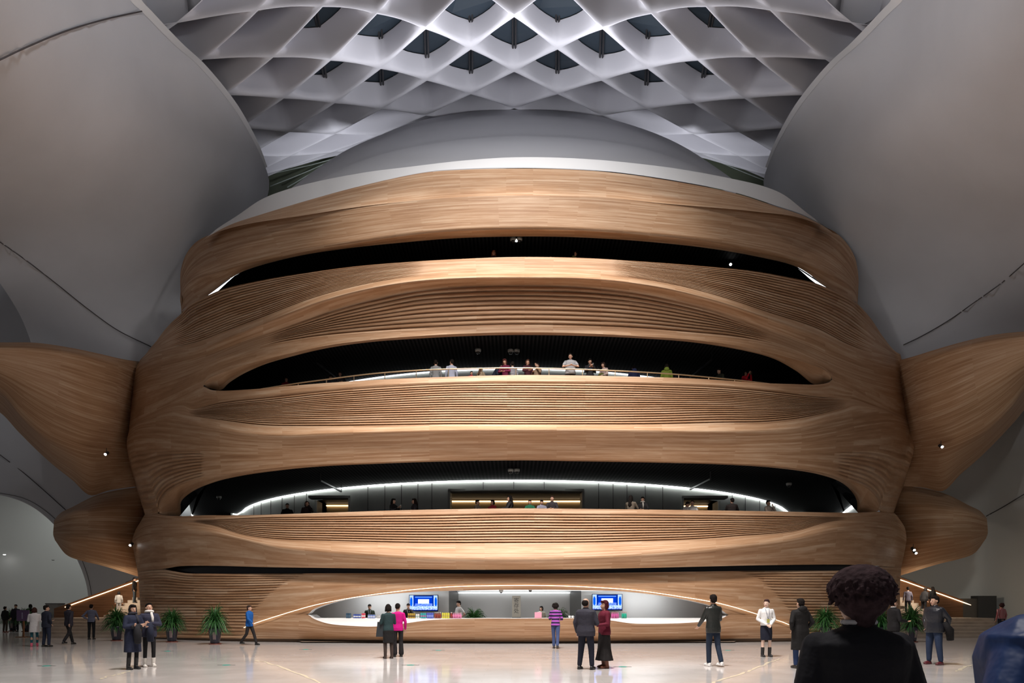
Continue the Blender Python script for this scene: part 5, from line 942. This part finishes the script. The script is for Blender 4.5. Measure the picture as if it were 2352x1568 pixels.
# lower balcony visitors
for a in ((660, 1155, 20, 'man in black with short hair, leftmost at the lower gallery', dict()), (705, 1150, 10, 'woman with long brown hair lifting a hand to her head, lower gallery left', dict(hair='long', hc=(.03, .014, .01), arms=('camera', 'down'), tc=(.02, .012, .012))),
          (904, 1144, 60, 'woman in black holding a paper, facing her friend', dict(hair='long', arms=('phone', 'phone'), extras=(phone(1, (.5, .5, .48)),))), (951, 1144, -70, 'woman with long dark hair facing the one with the paper', dict(hair='long', hc=(.02, .012, .01), tc=(.03, .025, .03), arms=('hold', 'hold'))),
          (1097, 1147, 60, 'person in a beige coat at the left side of the lit lobby recess', dict(tc=(.20, .16, .12), H=1.6)), (1131, 1147, -40, 'woman with a black bob and a red top', dict(tc=(.30, .02, .03), hair='bob', H=1.6)),
          (1170, 1137, -80, 'woman with long hair in dark clothes seen side-on', dict(hair='long', tc=(.02, .018, .02))), (1217, 1147, 0, 'boy in a green jacket peering over the lowest parapet', dict(tc=(.01, .10, .05), H=1.34, arms=('rail', 'rail'))),
          (1244, 1147, 10, 'boy in a patterned white and navy jacket looking down', dict(tc=(.4, .4, .45), tkw=dict(stripe=((.03, .03, .09), 9)), H=1.34, nod=20, arms=('rail', 'rail'))), (1268, 1138, -10, 'woman in a dark jacket behind the two boys', dict(tc=(.03, .025, .028), hc=(.05, .025, .02), H=1.62)),
          (1449, 1137, 150, 'woman with long black hair in a beige top, back turned', dict(hair='long', tc=(.16, .13, .10))), (1476, 1140, -20, 'person in black with a pale scarf, right of the lit recess', dict(extras=(scarf((.3, .28, .25)),))),
          (1567, 1150, 50, 'person in white bending forward by the right doorway', dict(tc=(.55, .52, .50), top='shirt', lean=25, H=1.6)), (1590, 1148, -20, 'person in white with short hair beside the bending one', dict(tc=(.6, .58, .56), top='shirt', arms=('rail', 'rail'), H=1.6)),
          (1681, 1143, 165, 'man in a dark suit, back turned, lower gallery right', dict(tc=(.03, .022, .02), fat=1.1, look=30)), (1765, 1148, 30, 'man in a beige shirt resting his chin on a hand, rightmost in the lower gallery', dict(tc=(.22, .18, .15), arms=('chin', 'rail')))):
    k = dict(a[4]); gal(Z2, r15, a[0], a[1], a[2], a[3], H=k.pop('H', 1.66), **k)
# top balcony visitors
gal(Z4, r5, 1134, 575, 15, 'woman with ginger hair in a black top on the topmost balcony', hair='long', hc=(.28, .11, .06), tc=(.02, .015, .02), H=1.62)
gal(Z4, r5, 1320, 576, 60, 'person with dark hair and a green top on the topmost balcony', hair='bob', tc=(.10, .12, .05), H=1.62)
gal(Z4, r5, 1265, 588, 10, 'person whose dark hair just shows over the topmost parapet', hair='short', H=1.25)
# foreground figures
fm_ = person(((1970 - CX) / F_PX * 2.9, 2.9, 0), 180, 'person in a black suit with full dark hair and pearl earrings, seen close from behind', H=1.645, top='jacket', tc=(.020, .020, .025), hair='puff', hc=(.055, .034, .038), arms=('down', 'down'), fat=1.12, vox=.007, extras=(collar((.72, .72, .74)),))
PEARL = mat('pearl', (.85, .82, .78), .2)
for sg in (1, -1):
    q = MB(); ell(q, (sg * .080, .012, 1.50), (.009, .009, .011), 12); q.build('earring', PEARL, fm_, True)
person(((2475 - CX) / F_PX * 1.95, 1.95, 0), 200, 'person in a bright blue jacket, closest of all at the right edge', H=1.74, top='jacket', tc=(.015, .05, .18), tkw=dict(rough=.5), arms=('wide', 'wide'), fat=1.5, vox=.008, extras=(hood((.010, .035, .13)),))
bpy.data.scenes.remove(TMP)
# ---------------------------------------------------------------- plants
LEAF = [mat('leaf_green', (.035, .13, .03), .4), mat('leaf_deep', (.02, .085, .022), .45), mat('leaf_light', (.07, .20, .05), .4)]
POTM = mat('pot_glaze', (.02, .02, .035), .25); POTP = mat('pot_pattern', (.28, .20, .20), .4); SAUC = mat('saucer_red', (.22, .05, .03), .5); SOIL = mat('soil', (.03, .02, .015), .9)
def plant_meshes(rw, hh, seed, n=420):
    rn = random.Random(seed); out = []
    for g in range(3):
        q = MB()
        for k in range(n // 3):
            a = rn.uniform(0, 6.283); up = rn.random() ** .8; L_ = rw * rn.uniform(.75, 1.15); b0 = Vector((math.cos(a) * .05, math.sin(a) * .05, rn.uniform(.0, .30) * hh)); d = Vector((math.cos(a), math.sin(a), 0)); e0 = .15 + up * 1.3
            pts = []
            for t in np.linspace(0, 1, 6): r_ = L_ * t * math.cos(e0) * 1.25 + .05 * t; z = L_ * (t * math.sin(e0) * 1.25 - t * t * (.62 + .45 * (1 - up))); pts.append(b0 + d * r_ + Vector((0, 0, z)))
            sd = d.cross(Vector((0, 0, 1))) * .017; vs = []; fs = []
            for i, p in enumerate(pts): w_ = sd * (1 - (i / 5) ** 1.6) * 1.1 + sd * .05; vs += [p + w_, p - Vector((0, 0, .006)), p - w_]
            for i in range(5): fs += [(3 * i, 3 * i + 1, 3 * i + 4, 3 * i + 3), (3 * i + 1, 3 * i + 2, 3 * i + 5, 3 * i + 4)]
            q.add(vs, fs)
        out.append(q)
    return out
def plant(px, fy, ty, lab, rw=.50, D=None, z=0, seed=1, pot=True):
    if D is None: x, D = fpos(px, fy)
    else: x = (px - CX) / F_PX * D
    H = zat(ty, D) - z; r = empty('potted_plant', (x, D, z)); ph = .62
    q = MB(); q.lathe([(.16, .03), (.17, .06), (.19, .2), (.235, ph - .04), (.25, ph), (.22, ph), (.2, ph - .06), (0, ph - .06)], n=20); q.build('pot', POTM, r, True)
    q = MB(); q.lathe([(.192, .19), (.232, .48)], n=12); qq = mk('pot_panel', [v for v in q.v], [f for i, f in enumerate(q.f[:12]) if i % 3 == 0], POTP, r); qq.scale = (1.012, 1.012, 1)
    MB().lathe([(0, 0), (.22, 0), (.24, .03), (0, .03)], n=20).build('saucer', SAUC, r, True); MB().lathe([(0, ph - .055), (.2, ph - .055), (.2, ph - .05), (0, ph - .05)], n=16).build('soil', SOIL, r)
    fol = plant_meshes(rw, (H - ph) * .8, seed); vs = []; fs = []; mi = []
    for i, q in enumerate(fol): n0 = len(vs); vs += [(v[0], v[1], v[2] + ph - .05) for v in q.v]; fs += [tuple(j + n0 for j in f) for f in q.f]; mi += [i] * len(q.f)
    sc = (H - ph) / max(.1, max(v[2] for v in vs) - ph); vs = [(v[0], v[1], ph + max((v[2] - ph) * sc, -.16 + .25 * ((v[2] - ph) * sc + .16) if (v[2] - ph) * sc < -.16 else -9)) for v in vs]
    f = mk('foliage', vs, fs, LEAF, r, True, None, mi); tag(r, lab, 'plant')
plant(268, 1471, 1389, 'leafy potted plant behind the woman in the navy coat', seed=1); plant(395, 1474, 1390, 'leafy potted plant right of the woman in white boots', seed=2); plant(494, 1479, 1383, 'leafy potted plant nearest the man in the blue jacket', seed=3)
plant(1896, 1474, 1388, 'leafy potted plant left of the foreground figure', seed=4, rw=.6); plant(2022, 1474, 1394, 'leafy potted plant mostly hidden by the foreground figure', seed=5); plant(2094, 1474, 1385, 'leafy potted plant beside the man in the leather jacket, right side', seed=6, rw=.56)
plant(1090, 0, 1392, 'leafy plant behind the counter next to the attendant in white', D=29.6, z=.05, seed=7, rw=.5); plant(1283, 0, 1391, 'leafy plant behind the counter at the right of the cloakroom sign', D=29.6, z=.05, seed=8, rw=.5)
plant(30, 0, 1395, 'spindly plant in the far left corner', D=41, seed=9, rw=.7); plant(60, 0, 1393, 'plant behind the small purple sign', D=40, seed=10, rw=.5)
# small purple notice on a wooden stand at the far left
x, D = fpos(54, 1463); r = empty('notice_stand', (x, D, 0)); MB().box(-.03, .03, -.03, .03, .02, 1.0).build('pole', WOODD, r); MB().box(-.25, .25, -.2, .2, 0, .03).build('foot', WOODD, r); MB().box(-.30, .30, -.05, -.02, .78, 1.30).build('board', mat('purple_board', (.14, .08, .18), .5), r)
q = MB()
for k in range(5): q.box(-.05, .0, -.056, -.05, .90 + k * .06, .93 + k * .06)
q.build('lettering', mat('notice_text', (.6, .62, .75), .5), r); tag(r, 'small purple notice board on a wooden stand at the far left', 'sign')
ORD = ['leftmost', 'second', 'third', 'fourth', 'fifth', 'sixth', 'seventh']
def ordl(i, n, lab): return lab if n == 1 else (('leftmost of the ' if i == 0 else 'rightmost of the ' if i == n - 1 else ORD[i] + ' from the left of the ') + lab)
# ---------------------------------------------------------------- goods on the counter
def ctop(px): i = np.argmin(np.abs(r23[:, 0] - px)); p = w3(r23[i:i + 1])[0]; return p[1] + .42
def boxes(px0, px1, n, hgt, col, name, lab, grp, dep=.12, rows=1, col2=None):
    m = mat(name, col, .5); m2 = mat(name + '_band', col2 or (.8, .8, .8), .5)
    for i in range(n):
        px = px0 + (px1 - px0) * (i + .5) / n; D = ctop(px); w_ = abs(px1 - px0) / n / F_PX * D * .42; x = (px - CX) / F_PX * D
        r = empty(name, (x, D, 1.005)); MB().box(-w_, w_, -dep / 2, dep / 2, 0, hgt).build('carton', m, r); MB().box(-w_ - .002, w_ + .002, -dep / 2 - .003, dep / 2, hgt * .3, hgt * .55).build('label_band', m2, r)
        tag(r, ordl(i, n, lab), 'box', grp)
boxes(795, 806, 2, .20, (.03, .07, .12), 'dark_carton', 'dark teal cartons at the left end of the counter', 'dark teal cartons', col2=(.08, .14, .2)); boxes(812, 829, 3, .16, (.05, .09, .35), 'blue_carton', 'blue cartons at the left end of the counter', 'blue cartons left')
boxes(831, 839, 2, .20, (.65, .08, .12), 'red_carton', 'red and white cartons before the attendant in green', 'red cartons'); boxes(845, 862, 3, .14, (.20, .28, .55), 'pale_blue_box', 'pale blue boxes before the attendant in green', 'pale blue boxes', col2=(.7, .7, .75))
boxes(937, 954, 4, .20, (.42, .28, .04), 'gold_carton', 'gold and brown cartons before the attendant in black', 'gold cartons', col2=(.08, .04, .02)); boxes(955, 964, 2, .17, (.68, .68, .66), 'white_carton', 'white cartons right of the gold ones', 'white cartons', col2=(.3, .45, .4))
boxes(966, 979, 3, .21, (.03, .35, .38), 'teal_book', 'teal picture boxes in the middle of the display', 'teal boxes', col2=(.4, .15, .3)); boxes(980, 996, 4, .22, (.08, .12, .50), 'blue_book', 'blue picture boxes right of the teal ones', 'blue boxes', col2=(.3, .35, .7))
boxes(1015, 1033, 4, .22, (.60, .55, .05), 'yellow_carton', 'yellow cartons beside the red bottles', 'yellow cartons', col2=(.5, .4, .1))
def bottles(px0, px1, n, hgt, col, cap, name, lab, grp, rad=.033):
    m = mat(name, col, .15); mc = mat(name + '_cap', cap, .4)
    for i in range(n):
        px = px0 + (px1 - px0) * (i + .5) / n; D = ctop(px) + (.1 if i % 2 else 0); r = empty(name, ((px - CX) / F_PX * D, D, 1.005))
        MB().lathe([(0, 0), (rad, 0), (rad, hgt * .55), (rad * .35, hgt * .75), (rad * .35, hgt * .9), (0, hgt * .9)], n=10).build('bottle_body', m, r, True); MB().lathe([(0, hgt * .9), (rad * .45, hgt * .9), (rad * .45, hgt), (0, hgt)], n=8).build('cap', mc, r, True); tag(r, ordl(i, n, lab), 'bottle', grp)
bottles(998, 1013, 5, .24, (.30, .06, .04), (.75, .75, .72), 'red_bottle', 'red bottles beside the yellow cartons', 'red bottles'); bottles(1040, 1060, 7, .22, (.70, .22, .40), (.8, .4, .5), 'pink_bottle', 'pink bottles in front of the attendant in white', 'pink bottles left')
bottles(1035, 1039, 2, .24, (.3, .05, .04), (.8, .8, .8), 'brown_bottle', 'brown bottles next to the pink ones', 'brown bottles'); bottles(1404, 1421, 6, .25, (.60, .12, .35), (.5, .2, .2), 'pink_drink_bottle', 'pink drink bottles right of the woman in burgundy', 'pink bottles right'); bottles(1428, 1439, 4, .25, (.02, .42, .28), (.6, .1, .1), 'green_bottle', 'green drink bottles on the right part of the counter', 'green bottles')
bottles(866, 873, 2, .13, (.5, .48, .45), (.2, .1, .05), 'small_jar', 'small pale jars left of the two women', 'small jars')
x = (1236 - CX) / F_PX * 27.3; r = empty('pink_card', (x, 27.3, 1.005)); MB().box(-.14, .14, -.01, .0, .03, .24).build('card_face', mat('pink_paper', (.80, .32, .42), .6), r); MB().box(-.14, .14, .0, .09, 0, .03).build('foot', mat('pink_paper2', (.6, .25, .3), .6), r); tag(r, 'pink card standing on the counter before the attendant in cream', 'card')
for px, lab in ((1308, 'white cup on the counter left of the balding man'), (1315, 'white napkin holder on the counter beside the cup')):
    r = empty('cup', ((px - CX) / F_PX * 27.3, 27.3, 1.005)); MB().lathe([(0, 0), (.035, 0), (.045, .10), (.04, .10), (.03, .02), (0, .02)], n=12).build('cup_body', WHITE, r, True); MB().tube([(.04, 0, .08), (.075, 0, .06), (.04, 0, .03)], .006, 6).build('handle', WHITE, r, True); tag(r, lab, 'cup')
# black shopping bag held by the woman in green
x, D = fpos(878, 1512); r = empty('shopping_bag', (x, D, .62)); q = MB(); q.add([(-.17, -.06, .0), (.17, -.06, .0), (.19, .06, .0), (-.19, .06, .0), (-.13, -.03, .42), (.15, -.03, .42), (.15, .03, .42), (-.13, .03, .42)], [(3, 2, 1, 0), (4, 5, 6, 7), (0, 1, 5, 4), (1, 2, 6, 5), (2, 3, 7, 6), (3, 0, 4, 7)]); q.build('bag_body', cm((.030, .034, .038), .35), r); MB().tube([(-.08, 0, .42), (-.03, 0, .56), (.05, 0, .42)], .008, 6).build('handle', cm(BLK), r, True); tag(r, 'dark grey shopping bag hanging from the arm of the woman in green', 'bag')
